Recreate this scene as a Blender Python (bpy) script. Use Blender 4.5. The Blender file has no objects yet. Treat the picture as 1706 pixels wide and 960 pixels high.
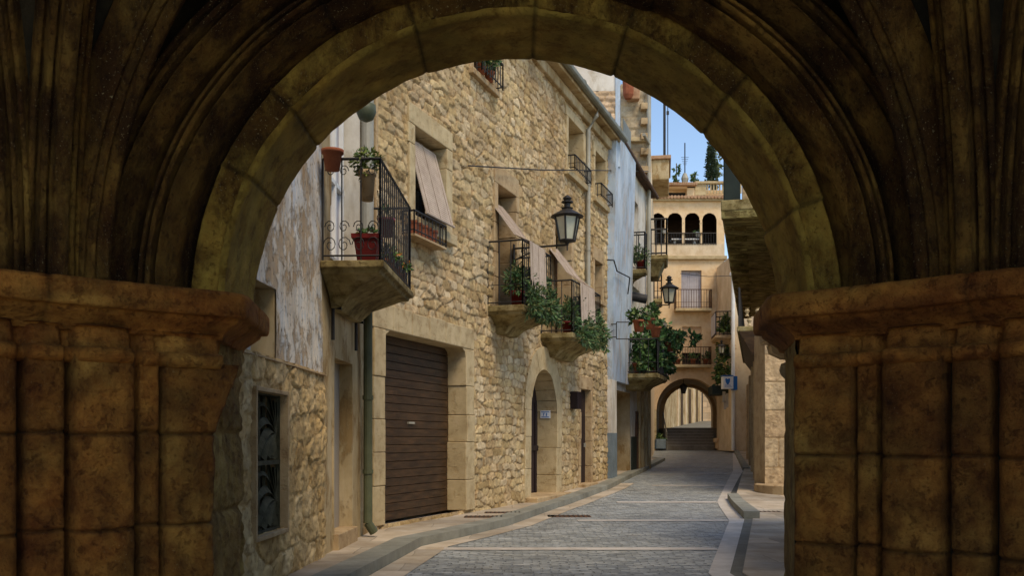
import bpy, math, random
import numpy as np
from mathutils import Vector
random.seed(7); RNG = np.random.default_rng(7)
sc = bpy.context.scene
COL = sc.collection
# ------------------------------------------------------------------ camera, sky, sun, exposure
F = 1600.0
cam_d = bpy.data.cameras.new('camera'); cam = bpy.data.objects.new('camera', cam_d); COL.objects.link(cam)
cam.location = (0, 0, 0); cam.rotation_euler = (math.pi/2, 0, 0)
cam_d.sensor_width = 36; cam_d.lens = 36*F/1706; cam_d.shift_y = 255/1706; cam_d.clip_start = .05; cam_d.clip_end = 900
sc.camera = cam
SUN_EL, SUN_ROT = math.radians(55), math.radians(149)     # sun stands behind the camera, to the right
w = bpy.data.worlds.new('World'); sc.world = w; w.use_nodes = True
nt = w.node_tree; sky = nt.nodes.new('ShaderNodeTexSky'); sky.sky_type = 'NISHITA'; sky.sun_disc = False
sky.sun_elevation = SUN_EL; sky.sun_rotation = SUN_ROT; sky.air_density = 1.0; sky.dust_density = .4; sky.ozone_density = .45
bgn = nt.nodes['Background']; nt.links.new(sky.outputs[0], bgn.inputs[0]); bgn.inputs[1].default_value = .15
sd = bpy.data.lights.new('sun', 'SUN'); sun = bpy.data.objects.new('sun', sd); COL.objects.link(sun)
sd.energy = 2.0; sd.angle = math.radians(24); sd.color = (1, .82, .58)
_d = Vector((math.sin(SUN_ROT)*math.cos(SUN_EL), math.cos(SUN_ROT)*math.cos(SUN_EL), math.sin(SUN_EL)))
sun.rotation_euler = _d.to_track_quat('Z', 'Y').to_euler()
sc.view_settings.view_transform = 'Standard'; sc.view_settings.look = 'None'
sc.view_settings.exposure = .47; sc.view_settings.gamma = 1
try:
    sc.cycles.max_bounces = 8; sc.cycles.diffuse_bounces = 5; sc.cycles.use_denoising = True
except Exception: pass

# ------------------------------------------------------------------ numpy noise
def vnoise(x, y, seed=0):
    g = np.random.default_rng(seed).random((256, 256))
    xi = np.floor(x).astype(int); yi = np.floor(y).astype(int)
    fx = x-xi; fy = y-yi; fx = fx*fx*(3-2*fx); fy = fy*fy*(3-2*fy)
    a = g[xi % 256, yi % 256]; b = g[(xi+1) % 256, yi % 256]; c = g[xi % 256, (yi+1) % 256]; d = g[(xi+1) % 256, (yi+1) % 256]
    return (a*(1-fx)+b*fx)*(1-fy)+(c*(1-fx)+d*fx)*fy
def fbm(x, y, seed=0, o=4):
    s = 0; a = .5
    for i in range(o):
        s = s+a*(vnoise(x*2**i+31.7*i, y*2**i+17.3*i, seed+i)-.5); a *= .5
    return s

# ------------------------------------------------------------------ materials
def hexc(r, g, b): return (r, g, b, 1)
def mat(name, cols, scale=2.5, rough=.9, bump=.35, bscale=30, vcol=False, stretch=(1, 1, 1), metal=0, grime=.35, gscale=.9, spec=.25, gcol=(.45, .38, .3), detail=6, dist=.02):
    m = bpy.data.materials.new(name); m.use_nodes = True; N = m.node_tree.nodes; L = m.node_tree.links
    b = N['Principled BSDF']; b.inputs['Roughness'].default_value = rough; b.inputs['Metallic'].default_value = metal
    b.inputs['Specular IOR Level'].default_value = spec
    tc = N.new('ShaderNodeNewGeometry'); mp = N.new('ShaderNodeMapping'); mp.inputs['Scale'].default_value = stretch
    L.new(tc.outputs['Position'], mp.inputs['Vector'])
    n1 = N.new('ShaderNodeTexNoise'); n1.inputs['Scale'].default_value = scale; n1.inputs['Detail'].default_value = detail; n1.inputs['Roughness'].default_value = .65
    L.new(mp.outputs[0], n1.inputs['Vector'])
    r = N.new('ShaderNodeValToRGB'); el = r.color_ramp.elements
    k = len(cols)
    for i, c in enumerate(cols):
        p = .3+.4*i/max(1, k-1)
        if i < 2: el[i].position = p; e = el[i]
        else: e = el.new(p)
        e.color = (c[0], c[1], c[2], 1)
    if k == 1: el[1].position = .7; el[1].color = el[0].color
    L.new(n1.outputs['Fac'], r.inputs['Fac']); out = r.outputs['Color']
    if grime > 0:
        n2 = N.new('ShaderNodeTexNoise'); n2.inputs['Scale'].default_value = gscale; n2.inputs['Detail'].default_value = 7; n2.inputs['Roughness'].default_value = .7
        L.new(tc.outputs['Position'], n2.inputs['Vector'])
        mr = N.new('ShaderNodeMapRange'); mr.inputs[1].default_value = .42; mr.inputs[2].default_value = .68; mr.inputs[3].default_value = 0; mr.inputs[4].default_value = grime
        L.new(n2.outputs['Fac'], mr.inputs[0])
        mx = N.new('ShaderNodeMix'); mx.data_type = 'RGBA'; mx.blend_type = 'MULTIPLY'
        L.new(mr.outputs[0], mx.inputs[0]); L.new(out, mx.inputs[6]); mx.inputs[7].default_value = (*gcol, 1); out = mx.outputs[2]
    if vcol:
        at = N.new('ShaderNodeAttribute'); at.attribute_name = 'Col'
        mx = N.new('ShaderNodeMix'); mx.data_type = 'RGBA'; mx.blend_type = 'MULTIPLY'; mx.inputs[0].default_value = 1
        L.new(out, mx.inputs[6]); L.new(at.outputs['Color'], mx.inputs[7]); out = mx.outputs[2]
    L.new(out, b.inputs['Base Color'])
    if bump > 0:
        n3 = N.new('ShaderNodeTexNoise'); n3.inputs['Scale'].default_value = bscale; n3.inputs['Detail'].default_value = 5; n3.inputs['Roughness'].default_value = .7
        L.new(mp.outputs[0], n3.inputs['Vector'])
        bp = N.new('ShaderNodeBump'); bp.inputs['Strength'].default_value = bump; bp.inputs['Distance'].default_value = dist
        L.new(n3.outputs['Fac'], bp.inputs['Height']); L.new(bp.outputs[0], b.inputs['Normal'])
    return m
M = {}
M['rubble'] = mat('rubble_stone', [(.78, .74, .70), (1, 1, 1), (1.0, .96, .88)], 9, bump=.55, bscale=26, vcol=True, grime=.3, gscale=1.3)
M['dressed'] = mat('dressed_sandstone', [(.36, .25, .13), (.46, .33, .18), (.52, .39, .22)], 4, bump=.35, bscale=40, grime=.4)
M['dressed_pale'] = mat('pale_limestone', [(.40, .30, .16), (.52, .41, .23), (.58, .46, .27)], 4, bump=.35, bscale=40, grime=.4)
M['pier'] = mat('dark_weathered_stone', [(.62, .46, .30), (.95, .85, .62), (1, .97, .75)], 12, bump=.9, bscale=45, vcol=True, grime=.7, gscale=1.1, gcol=(.36, .20, .12))
M['vault'] = mat('sooty_shade_stone', [(.012, .009, .005), (.03, .022, .010), (.07, .045, .018)], 3.5, bump=.8, bscale=18, grime=.8, gscale=1.8, gcol=(.25, .2, .15))  # sooty stone, albedo lowered further to stand in for the vault's shade
M['plaster_blue'] = mat('peeling_blue_white_plaster', [(.36, .25, .13), (.62, .52, .37), (.58, .58, .55), (.78, .71, .58), (.52, .56, .60), (.74, .64, .47)], 3.2, detail=9, bump=.5, bscale=14, stretch=(1, 1, .45), grime=.55, gscale=1.6, gcol=(.55, .42, .26))
M['plaster_yellow'] = mat('ochre_plaster', [(.30, .21, .10), (.45, .34, .18), (.56, .46, .30)], 1.6, bump=.4, bscale=18, stretch=(1, 1, .35), grime=.55, gscale=1.3, gcol=(.5, .42, .25))
M['plaster_white'] = mat('whitewashed_plaster', [(.42, .36, .26), (.66, .62, .53), (.74, .71, .64)], 2, bump=.3, bscale=18, stretch=(1, 1, .3), grime=.45)
M['lightblue'] = mat('faded_blue_wash', [(.62, .52, .45), (.42, .52, .62), (.55, .63, .70), (.36, .46, .58)], 1.3, bump=.35, bscale=16, stretch=(1, 1, .3), grime=.35)
M['orange_wall'] = mat('warm_peach_render', [(.62, .42, .22), (.76, .56, .32), (.72, .55, .36)], 1.3, bump=.25, bscale=10, grime=.35, gcol=(.75, .6, .45))
M['cream'] = mat('cream_render', [(.62, .48, .30), (.78, .64, .44)], 1.2, bump=.2, bscale=10, grime=.3)
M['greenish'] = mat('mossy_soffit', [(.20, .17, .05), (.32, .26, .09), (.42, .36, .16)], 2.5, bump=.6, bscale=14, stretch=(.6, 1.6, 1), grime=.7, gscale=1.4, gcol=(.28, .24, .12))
M['slabstone'] = mat('balcony_stone', [(.16, .12, .045), (.28, .22, .09), (.40, .33, .17)], 3, bump=.5, bscale=20, grime=.6, gscale=1.8)
M['iron'] = mat('black_wrought_iron', [(.018, .017, .016), (.04, .035, .03)], 8, rough=.55, bump=.1, bscale=80, metal=.3, grime=0, spec=.4)
M['rust'] = mat('rusty_iron', [(.05, .03, .02), (.14, .07, .035)], 6, rough=.8, bump=.2, bscale=60, grime=0)
M['brownwood'] = mat('brown_stained_wood', [(.028, .015, .006), (.055, .030, .012), (.09, .05, .022)], 3, rough=.6, bump=.3, bscale=30, stretch=(1, 1, 6), grime=.3)
M['darkdoor'] = mat('dark_purple_brown_door', [(.012, .008, .010), (.035, .020, .018)], 3, rough=.55, bump=.2, bscale=30, stretch=(3, 3, .5), grime=.2)
M['dark'] = mat('unlit_interior', [(.012, .010, .008), (.02, .017, .013)], 2, bump=0, grime=0)
M['glass'] = mat('dark_window_glass', [(.02, .025, .03), (.05, .06, .06)], 2, rough=.12, bump=0, grime=0, spec=.6)
M['lampglass'] = mat('frosted_lamp_glass', [(.42, .42, .30), (.55, .54, .42)], 5, rough=.35, bump=0, grime=.25, spec=.5)
M['pipegreen'] = mat('dark_green_metal_pipe', [(.07, .08, .045), (.12, .13, .07)], 4, rough=.5, bump=.1, grime=.4)
M['pipegrey'] = mat('grey_zinc_pipe', [(.30, .28, .22), (.44, .42, .34)], 4, rough=.55, bump=.15, stretch=(1, 1, .5), grime=.4, metal=.2)
M['zinc'] = mat('weathered_gutter', [(.16, .16, .12), (.26, .25, .19)], 3, rough=.5, bump=.15, grime=.5, metal=.3)
M['terracotta'] = mat('terracotta', [(.24, .07, .03), (.36, .12, .055)], 8, rough=.8, bump=.2, grime=.3)
M['redplastic'] = mat('dark_red_glaze', [(.10, .008, .007), (.18, .015, .012)], 5, rough=.45, bump=.05, grime=.3)
M['tile'] = mat('clay_roof_tile', [(.30, .15, .08), (.46, .28, .16), (.40, .30, .20)], 6, bump=.4, grime=.5)
M['leaf'] = mat('green_leaves', [(.55, .6, .5), (1, 1, 1)], 12, rough=.6, bump=0, vcol=True, grime=0, spec=.35)
M['stem'] = mat('brown_stems', [(.10, .07, .03), (.16, .11, .05)], 8, bump=.2, grime=0)
M['blind'] = mat('slatted_reed_blind', [(.44, .34, .26), (.60, .49, .38)], 7, rough=.8, bump=.2, grime=.35)
M['cloth'] = mat('sun_bleached_canvas', [(.42, .36, .27), (.58, .51, .40)], 3, bump=.2, grime=.3)
M['shutter_grey'] = mat('grey_lilac_roller_shutter', [(.38, .36, .38), (.52, .50, .52)], 2, bump=.1, grime=.2)
M['whitepaint'] = mat('white_paint', [(.70, .70, .66), (.80, .80, .76)], 4, rough=.6, bump=.1, grime=.3)
M['greenpaint'] = mat('dark_green_paint', [(.010, .016, .012), (.024, .034, .026)], 2, rough=.7, bump=.1, grime=.4)
M['greyblue'] = mat('grey_blue_skirting_paint', [(.13, .17, .19), (.22, .27, .30)], 3, bump=.3, grime=.4)
M['bluepaint'] = mat('blue_enamel', [(.02, .12, .38), (.03, .17, .50)], 3, rough=.4, bump=0, grime=0)
M['signwhite'] = mat('white_enamel', [(.72, .76, .78), (.80, .82, .84)], 3, rough=.4, bump=0, grime=0)
M['paving'] = mat('pale_paving_slab', [(.36, .29, .20), (.48, .41, .31), (.55, .49, .40)], 2.2, rough=.75, bump=.3, bscale=25, grime=.5, gscale=.8)
M['band'] = mat('white_granite_band', [(.48, .44, .38), (.62, .58, .52)], 4, rough=.6, bump=.2, bscale=30, grime=.4, gscale=1.2)
M['kerb'] = mat('grey_kerb_stone', [(.19, .19, .155), (.31, .31, .26)], 3, rough=.8, bump=.4, bscale=25, grime=.4)
M['channel'] = mat('dark_gutter_stone', [(.13, .125, .10), (.21, .20, .16)], 4, rough=.8, bump=.4, grime=.4)
M['bark'] = mat('bark', [(.08, .06, .04), (.15, .11, .07)], 6, bump=.5, grime=0)

def add_courses(m, sx, sz, mortar=.012, depth=.6, dark=.6, warp=.03, var=.72):
    """multiplies a brick pattern into a material's bump and colour, read from the mesh's own UVs (metres)"""
    N = m.node_tree.nodes; L = m.node_tree.links; b = N['Principled BSDF']
    uv = N.new('ShaderNodeUVMap'); uv.uv_map = 'UVMap'
    nz = N.new('ShaderNodeTexNoise'); nz.inputs['Scale'].default_value = 3; L.new(uv.outputs[0], nz.inputs['Vector'])
    ad = N.new('ShaderNodeMix'); ad.data_type = 'RGBA'; ad.blend_type = 'LINEAR_LIGHT'; ad.inputs[0].default_value = warp
    L.new(uv.outputs[0], ad.inputs[6]); L.new(nz.outputs['Color'], ad.inputs[7])
    br = N.new('ShaderNodeTexBrick'); br.inputs['Scale'].default_value = 1; br.inputs['Brick Width'].default_value = sx; br.inputs['Row Height'].default_value = sz
    br.inputs['Mortar Size'].default_value = mortar; br.inputs['Mortar Smooth'].default_value = .6; br.inputs['Bias'].default_value = 0
    br.inputs['Color1'].default_value = (var, var, var, 1); br.inputs['Color2'].default_value = (1.15, 1.12, 1.08, 1); br.inputs['Mortar'].default_value = (dark, dark, dark, 1)
    L.new(ad.outputs[2], br.inputs['Vector'])
    src = b.inputs['Base Color'].links[0].from_socket
    mx = N.new('ShaderNodeMix'); mx.data_type = 'RGBA'; mx.blend_type = 'MULTIPLY'; mx.inputs[0].default_value = 1
    L.new(src, mx.inputs[6]); L.new(br.outputs['Color'], mx.inputs[7]); L.new(mx.outputs[2], b.inputs['Base Color'])
    bp = N.new('ShaderNodeBump'); bp.invert = True; bp.inputs['Strength'].default_value = depth; bp.inputs['Distance'].default_value = .03
    L.new(br.outputs['Fac'], bp.inputs['Height'])
    if b.inputs['Normal'].links:
        L.new(b.inputs['Normal'].links[0].from_socket, bp.inputs['Normal'])
    L.new(bp.outputs[0], b.inputs['Normal'])
def weather(m, scale=9, thr=(.50, .60), col=(.25, .18, .12), amt=.8, rel=.03, speck=None, stretch=(1, 1, 1)):
    """hard edged pits, flaked patches and optional pale lichen specks, with relief"""
    N = m.node_tree.nodes; L = m.node_tree.links; b = N['Principled BSDF']; g = N.new('ShaderNodeNewGeometry')
    mp = N.new('ShaderNodeMapping'); mp.inputs['Scale'].default_value = stretch; L.new(g.outputs['Position'], mp.inputs['Vector'])
    n = N.new('ShaderNodeTexNoise'); n.inputs['Scale'].default_value = scale; n.inputs['Detail'].default_value = 10; n.inputs['Roughness'].default_value = .72; n.inputs['Distortion'].default_value = .12
    L.new(mp.outputs[0], n.inputs['Vector']); r = N.new('ShaderNodeMapRange'); r.inputs[1].default_value = thr[0]; r.inputs[2].default_value = thr[1]; r.inputs[4].default_value = amt; L.new(n.outputs['Fac'], r.inputs[0])
    src = b.inputs['Base Color'].links[0].from_socket; mx = N.new('ShaderNodeMix'); mx.data_type = 'RGBA'; mx.blend_type = 'MULTIPLY'
    L.new(r.outputs[0], mx.inputs[0]); L.new(src, mx.inputs[6]); mx.inputs[7].default_value = (*col, 1); out = mx.outputs[2]
    if speck:
        v = N.new('ShaderNodeTexNoise'); v.inputs['Scale'].default_value = speck[0]; v.inputs['Detail'].default_value = 3; L.new(g.outputs['Position'], v.inputs['Vector'])
        r2 = N.new('ShaderNodeMapRange'); r2.inputs[1].default_value = speck[1]; r2.inputs[2].default_value = speck[1]+.05; L.new(v.outputs['Fac'], r2.inputs[0])
        mm = N.new('ShaderNodeMath'); mm.operation = 'MULTIPLY'; L.new(r2.outputs[0], mm.inputs[0]); L.new(r.outputs[0], mm.inputs[1])
        m2 = N.new('ShaderNodeMix'); m2.data_type = 'RGBA'; L.new(mm.outputs[0], m2.inputs[0]); L.new(out, m2.inputs[6]); m2.inputs[7].default_value = (*speck[2], 1); out = m2.outputs[2]
    L.new(out, b.inputs['Base Color'])
    bp = N.new('ShaderNodeBump'); bp.invert = True; bp.inputs['Strength'].default_value = 1; bp.inputs['Distance'].default_value = rel; L.new(r.outputs[0], bp.inputs['Height'])
    if b.inputs['Normal'].links: L.new(b.inputs['Normal'].links[0].from_socket, bp.inputs['Normal'])
    L.new(bp.outputs[0], b.inputs['Normal'])
weather(M['pier'], 4, (.50, .70), (.42, .27, .16), .6, .006, (80, .64, (.40, .31, .15)))
weather(M['pier'], 14, (.56, .62), (.50, .34, .22), .5, .008)
weather(M['pier'], 55, (.56, .68), (.50, .34, .22), .5, .006)
M['archsoffit'] = mat('lit_golden_arch_stone', [(.72, .58, .38), (1, .92, .70), (1, 1, .80)], 6, bump=.8, bscale=40, vcol=True, grime=.5, gscale=1.5, gcol=(.45, .30, .18))  # lighter than the front ring: street light put into the colour
weather(M['archsoffit'], 5, (.50, .62), (.50, .36, .22), .6, .010)
weather(M['archsoffit'], 40, (.56, .66), (.55, .40, .26), .5, .006)
weather(M['dressed'], 7, (.52, .66), (.55, .42, .28), .6, .008)
weather(M['dressed_pale'], 6, (.52, .66), (.62, .50, .34), .6, .008)
weather(M['plaster_blue'], 2.6, (.49, .55), (.60, .44, .26), .75, .010, stretch=(1, 1, .8))
weather(M['plaster_blue'], 16, (.58, .63), (.45, .34, .22), .7, .008)
weather(M['plaster_yellow'], 3.0, (.52, .60), (.60, .46, .26), .7, .010, stretch=(1, 1, .5))
weather(M['plaster_white'], 3.0, (.54, .62), (.66, .55, .38), .6, .008, stretch=(1, 1, .5))
weather(M['lightblue'], 2.2, (.50, .58), (.86, .74, .64), .8, .008, stretch=(1, 1, .5))
weather(M['orange_wall'], 1.6, (.50, .66), (.78, .66, .54), .6, .004)
weather(M['cream'], 1.6, (.50, .66), (.72, .60, .46), .6, .004, stretch=(1, 1, .4))
weather(M['brownwood'], 5, (.48, .62), (1.7, 1.5, 1.3), .5, .004, stretch=(1, 1, 3))
weather(M['slabstone'], 5, (.48, .60), (.38, .30, .16), .75, .01)
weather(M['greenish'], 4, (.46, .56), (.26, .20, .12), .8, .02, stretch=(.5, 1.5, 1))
weather(M['rubble'], 14, (.54, .66), (.60, .48, .36), .6, .010)
M['ribstone'] = mat('sooty_shaded_rib_stone', [(.62, .46, .30), (.95, .85, .62), (1, .97, .75)], 10, bump=.9, bscale=45, vcol=True, grime=.5, gscale=3, gcol=(.36, .20, .12))  # soot patches on the ribs; also shades the arch's front ring by colour
weather(M['ribstone'], 2.6, (.44, .56), (.20, .12, .09), .85, .010, (85, .645, (.36, .28, .13)), stretch=(1, 1, .55))
weather(M['ribstone'], 30, (.56, .64), (.35, .22, .14), .6, .006)
M['cobble'] = mat('blue_grey_cobbles', [(.26, .285, .285), (.39, .42, .42), (.54, .56, .54)], 6, rough=.5, bump=.6, bscale=28, grime=.35, gscale=.7, gcol=(.75, .65, .5), spec=.4)
add_courses(M['cobble'], .19, .095, .014, 1.0, .62, .085, .6)
weather(M['cobble'], 2.0, (.50, .62), (.70, .66, .58), .5, .004)
add_courses(M['paving'], 1.1, .62, .008, .35, .6)
M['ashlar'] = mat('warm_ashlar', [(.52, .36, .20), (.66, .49, .30), (.60, .47, .32)], 3, bump=.5, bscale=20, grime=.4)
add_courses(M['ashlar'], .75, .42, .014, .8, .55)

# ------------------------------------------------------------------ object helpers
def tag(o, label=None, cat=None, group=None, kind=None):
    if label: o['label'] = label
    if cat: o['category'] = cat
    if group: o['group'] = group
    if kind: o['kind'] = kind
    return o
def thing(name, label, cat, loc=(0, 0, 0), group=None):
    o = bpy.data.objects.new(name, None); COL.objects.link(o); o.location = loc; o.empty_display_size = .2
    return tag(o, label, cat, group)
def wloc(o):
    v = Vector(o.location); p = o.parent
    while p: v = v+Vector(p.location); p = p.parent
    return v
def link(name, me, m, parent=None, center=None):
    me.materials.append(m)
    o = bpy.data.objects.new(name, me); COL.objects.link(o)
    n = len(me.vertices); co = np.empty(n*3, np.float32); me.vertices.foreach_get('co', co); co = co.reshape(-1, 3)
    c = np.array([(co[:, 0].min()+co[:, 0].max())/2, (co[:, 1].min()+co[:, 1].max())/2, co[:, 2].min()])
    co = co-c; me.vertices.foreach_set('co', co.astype(np.float32).ravel()); me.update()
    loc = Vector([float(v) for v in c])
    if parent: o.parent = parent; loc = loc-wloc(parent)
    o.location = loc
    return o
class MB:
    def __init__(s): s.v = []; s.f = []; s.uv = {}
    def quad(s, a, b, c, d): i = len(s.v); s.v += [a, b, c, d]; s.f.append((i, i+1, i+2, i+3)); return s
    def hexa(s, p):  # p: 8 points bottom ring 0-3, top ring 4-7
        i = len(s.v); s.v += [tuple(q) for q in p]
        for f in ((0, 3, 2, 1), (4, 5, 6, 7), (0, 1, 5, 4), (1, 2, 6, 5), (2, 3, 7, 6), (3, 0, 4, 7)): s.f.append(tuple(i+k for k in f))
        return s
    def box(s, fr, u0, u1, z0, z1, n0, n1):
        P = fr.p
        return s.hexa([P(u0, z0, n0), P(u1, z0, n0), P(u1, z0, n1), P(u0, z0, n1), P(u0, z1, n0), P(u1, z1, n0), P(u1, z1, n1), P(u0, z1, n1)])
    def prism(s, fr, poly, n0, n1):
        i = len(s.v); k = len(poly)
        s.v += [fr.p(a, b, n0) for a, b in poly]+[fr.p(a, b, n1) for a, b in poly]
        s.f.append(tuple(i+j for j in range(k))); s.f.append(tuple(i+k+j for j in reversed(range(k))))
        for j in range(k): s.f.append((i+j, i+(j+1) % k, i+k+(j+1) % k, i+k+j))
        return s
    def tube(s, pts, r, seg=6, caps=True, closed=False):
        pts = [Vector(p) for p in pts]; n = len(pts); rings = []; up = Vector((0, 0, 1))
        rr = r if isinstance(r, (list, tuple)) else [r]*n
        for i, p in enumerate(pts):
            a = pts[max(0, i-1)]; b = pts[min(n-1, i+1)]
            t = (b-a); t = t.normalized() if t.length > 1e-9 else Vector((0, 0, 1))
            x = t.cross(up if abs(t.z) < .95 else Vector((1, 0, 0))).normalized(); y = t.cross(x)
            j = len(s.v); rings.append(j)
            for k in range(seg):
                an = 2*math.pi*k/seg; s.v.append(tuple(p+(x*math.cos(an)+y*math.sin(an))*rr[i]))
        for a, b in zip(rings, rings[1:]):
            for k in range(seg): s.f.append((a+k, a+(k+1) % seg, b+(k+1) % seg, b+k))
        if caps: s.f.append(tuple(rings[0]+k for k in reversed(range(seg)))); s.f.append(tuple(rings[-1]+k for k in range(seg)))
        return s
    def lathe(s, c, prof, seg=16, ang0=0, sy=1):
        j = len(s.v)
        for r, z in prof:
            for k in range(seg):
                a = ang0+2*math.pi*k/seg; s.v.append((c[0]+r*math.cos(a), c[1]+sy*r*math.sin(a), c[2]+z))
        for i in range(len(prof)-1):
            for k in range(seg): s.f.append((j+i*seg+k, j+i*seg+(k+1) % seg, j+(i+1)*seg+(k+1) % seg, j+(i+1)*seg+k))
        s.f.append(tuple(j+k for k in reversed(range(seg)))); s.f.append(tuple(j+(len(prof)-1)*seg+k for k in range(seg)))
        return s
    def build(s, name, m, parent=None, bevel=0, smooth=False, uvf=None):
        me = bpy.data.meshes.new(name); me.from_pydata([tuple(v) for v in s.v], [], s.f); me.update()
        if smooth: me.polygons.foreach_set('use_smooth', [True]*len(me.polygons))
        if uvf:
            uvl = me.uv_layers.new(name='UVMap'); co = [v.co.copy() for v in me.vertices]
            for l in me.loops: uvl.data[l.index].uv = uvf(co[l.vertex_index])
        o = link(name, me, M[m] if isinstance(m, str) else m, parent)
        if bevel:
            b = o.modifiers.new('bevel', 'BEVEL'); b.width = bevel; b.segments = 2; b.limit_method = 'ANGLE'; b.angle_limit = math.radians(40)
        return o
def grid(name, P, m, parent=None, mask=None, col=None, smooth=True, uv=None):
    """P: (a,b,3) world positions; mask (a-1,b-1) of kept cells"""
    a, b = P.shape[:2]; idx = np.arange(a*b).reshape(a, b)
    q = np.stack([idx[:-1, :-1], idx[1:, :-1], idx[1:, 1:], idx[:-1, 1:]], -1)
    q = q[mask] if mask is not None else q.reshape(-1, 4)
    used = np.unique(q); rm = np.full(a*b, -1); rm[used] = np.arange(len(used)); q = rm[q]
    co = P.reshape(-1, 3)[used].astype(np.float32)
    me = bpy.data.meshes.new(name); me.vertices.add(len(co)); me.vertices.foreach_set('co', co.ravel())
    me.loops.add(q.size); me.loops.foreach_set('vertex_index', q.ravel().astype(np.int32)); me.polygons.add(len(q))
    me.polygons.foreach_set('loop_start', np.arange(0, q.size, 4, dtype=np.int32)); me.polygons.foreach_set('loop_total', np.full(len(q), 4, np.int32))
    if smooth: me.polygons.foreach_set('use_smooth', np.ones(len(q), bool))
    me.update(calc_edges=True); me.validate()
    if col is not None:
        c = np.ones((len(co), 4), np.float32); c[:, :3] = col.reshape(-1, 3)[used]
        at = me.attributes.new('Col', 'FLOAT_COLOR', 'POINT'); at.data.foreach_set('color', c.ravel())
    return link(name, me, M[m], parent)

class Frame:
    """a vertical plane: origin O, U along it (plan), N outwards (plan)"""
    def __init__(s, O, U, N): s.O = np.array(O, float); s.U = np.array(U, float); s.N = np.array(N, float)
    def p(s, u, z, n=0):
        q = s.O+s.U*u+s.N*n; return (float(q[0]), float(q[1]), float(z))
    def uz(s, x, y, n=0):       # where the sight line through an image point meets the plane
        a = (x-853)/F; o = s.O+s.N*n
        u = (a*o[1]-o[0])/(s.U[0]-a*s.U[1]); Y = o[1]+s.U[1]*u
        return float(u), float((735-y)/F*Y)
    def u(s, x, n=0): return s.uz(x, 0, n)[0]
    def z(s, x, y, n=0): return s.uz(x, y, n)[1]
    def P(s, U, Z, Nn):
        return np.stack([s.O[0]+s.U[0]*U+s.N[0]*Nn, s.O[1]+s.U[1]*U+s.N[1]*Nn, Z+0*U], -1)
def left(X0, Y0, k): m = math.hypot(k, 1); return Frame((X0, Y0), (k/m, 1/m), (1/m, -k/m))
def right(X0, Y0, k): m = math.hypot(k, 1); return Frame((X0, Y0), (k/m, 1/m), (-1/m, k/m))
def facing(X0, Y0): return Frame((X0, Y0), (1, 0), (0, -1))

GP = [(-20, -1.17), (18.6, -1.17), (24.7, -.94), (27.4, -.857), (50, -.41), (60, -.41)]
def gz(Y): return float(np.interp(Y, [p[0] for p in GP], [p[1] for p in GP]))
def gnd(x, y, off=0):
    a = (735-y)/F; Ys = np.linspace(3, 60, 6000); e = a*Ys-(np.interp(Ys, [p[0] for p in GP], [p[1] for p in GP])+off)
    i = np.where(e < 0)[0]
    Y = Ys[i[0]] if len(i) else 50.0
    return ((x-853)/F*Y, float(Y))

# ------------------------------------------------------------------ masonry
def layout(U, Z, hr, wr, seed, rag=.06, gap=.5):
    g = np.random.default_rng(seed)
    zz = Z+rag*fbm(U*.9, Z*.9, seed+1)*2+.3*rag*fbm(U*4, Z*4, seed+5)*2
    uu = U+rag*fbm(U*1.3, Z*1.3, seed+2)*1.6+.4*rag*fbm(U*5, Z*5, seed+6)*2
    b = [zz.min()-.01]
    while b[-1] < zz.max()+.01: b.append(b[-1]+g.uniform(*hr))
    b = np.array(b); row = np.clip(np.searchsorted(b, zz, side='right')-1, 0, len(b)-2)
    dz = np.minimum(zz-b[row], b[row+1]-zz); d = np.full(U.shape, 9.); sid = np.zeros(U.shape, int); cu = np.zeros(U.shape)
    base = 0
    for r in range(len(b)-1):
        k = row == r
        if not k.any(): continue
        h = b[r+1]-b[r]; c = [uu.min()-g.uniform(0, wr[1])]
        while c[-1] < uu.max()+.01: c.append(c[-1]+g.uniform(*wr)*(.6+.5*h/np.mean(hr)))
        c = np.array(c); x = uu[k]; i = np.clip(np.searchsorted(c, x, side='right')-1, 0, len(c)-2)
        d[k] = np.minimum(x-c[i], c[i+1]-x); sid[k] = base+i; cu[k] = (x-(c[i]+c[i+1])/2)/(c[i+1]-c[i]); base += len(c)
    # rounded corners
    r_ = .07; dd = np.minimum(d, dz); cx = np.clip(r_-d, 0, r_); cz = np.clip(r_-dz, 0, r_); dist = np.where((cx > 0) & (cz > 0), r_-np.hypot(cx, cz), dd)
    return dist, sid, g.random((base+5, 4)), cu, (zz-b[row])/(b[row+1]-b[row])-.5
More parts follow.
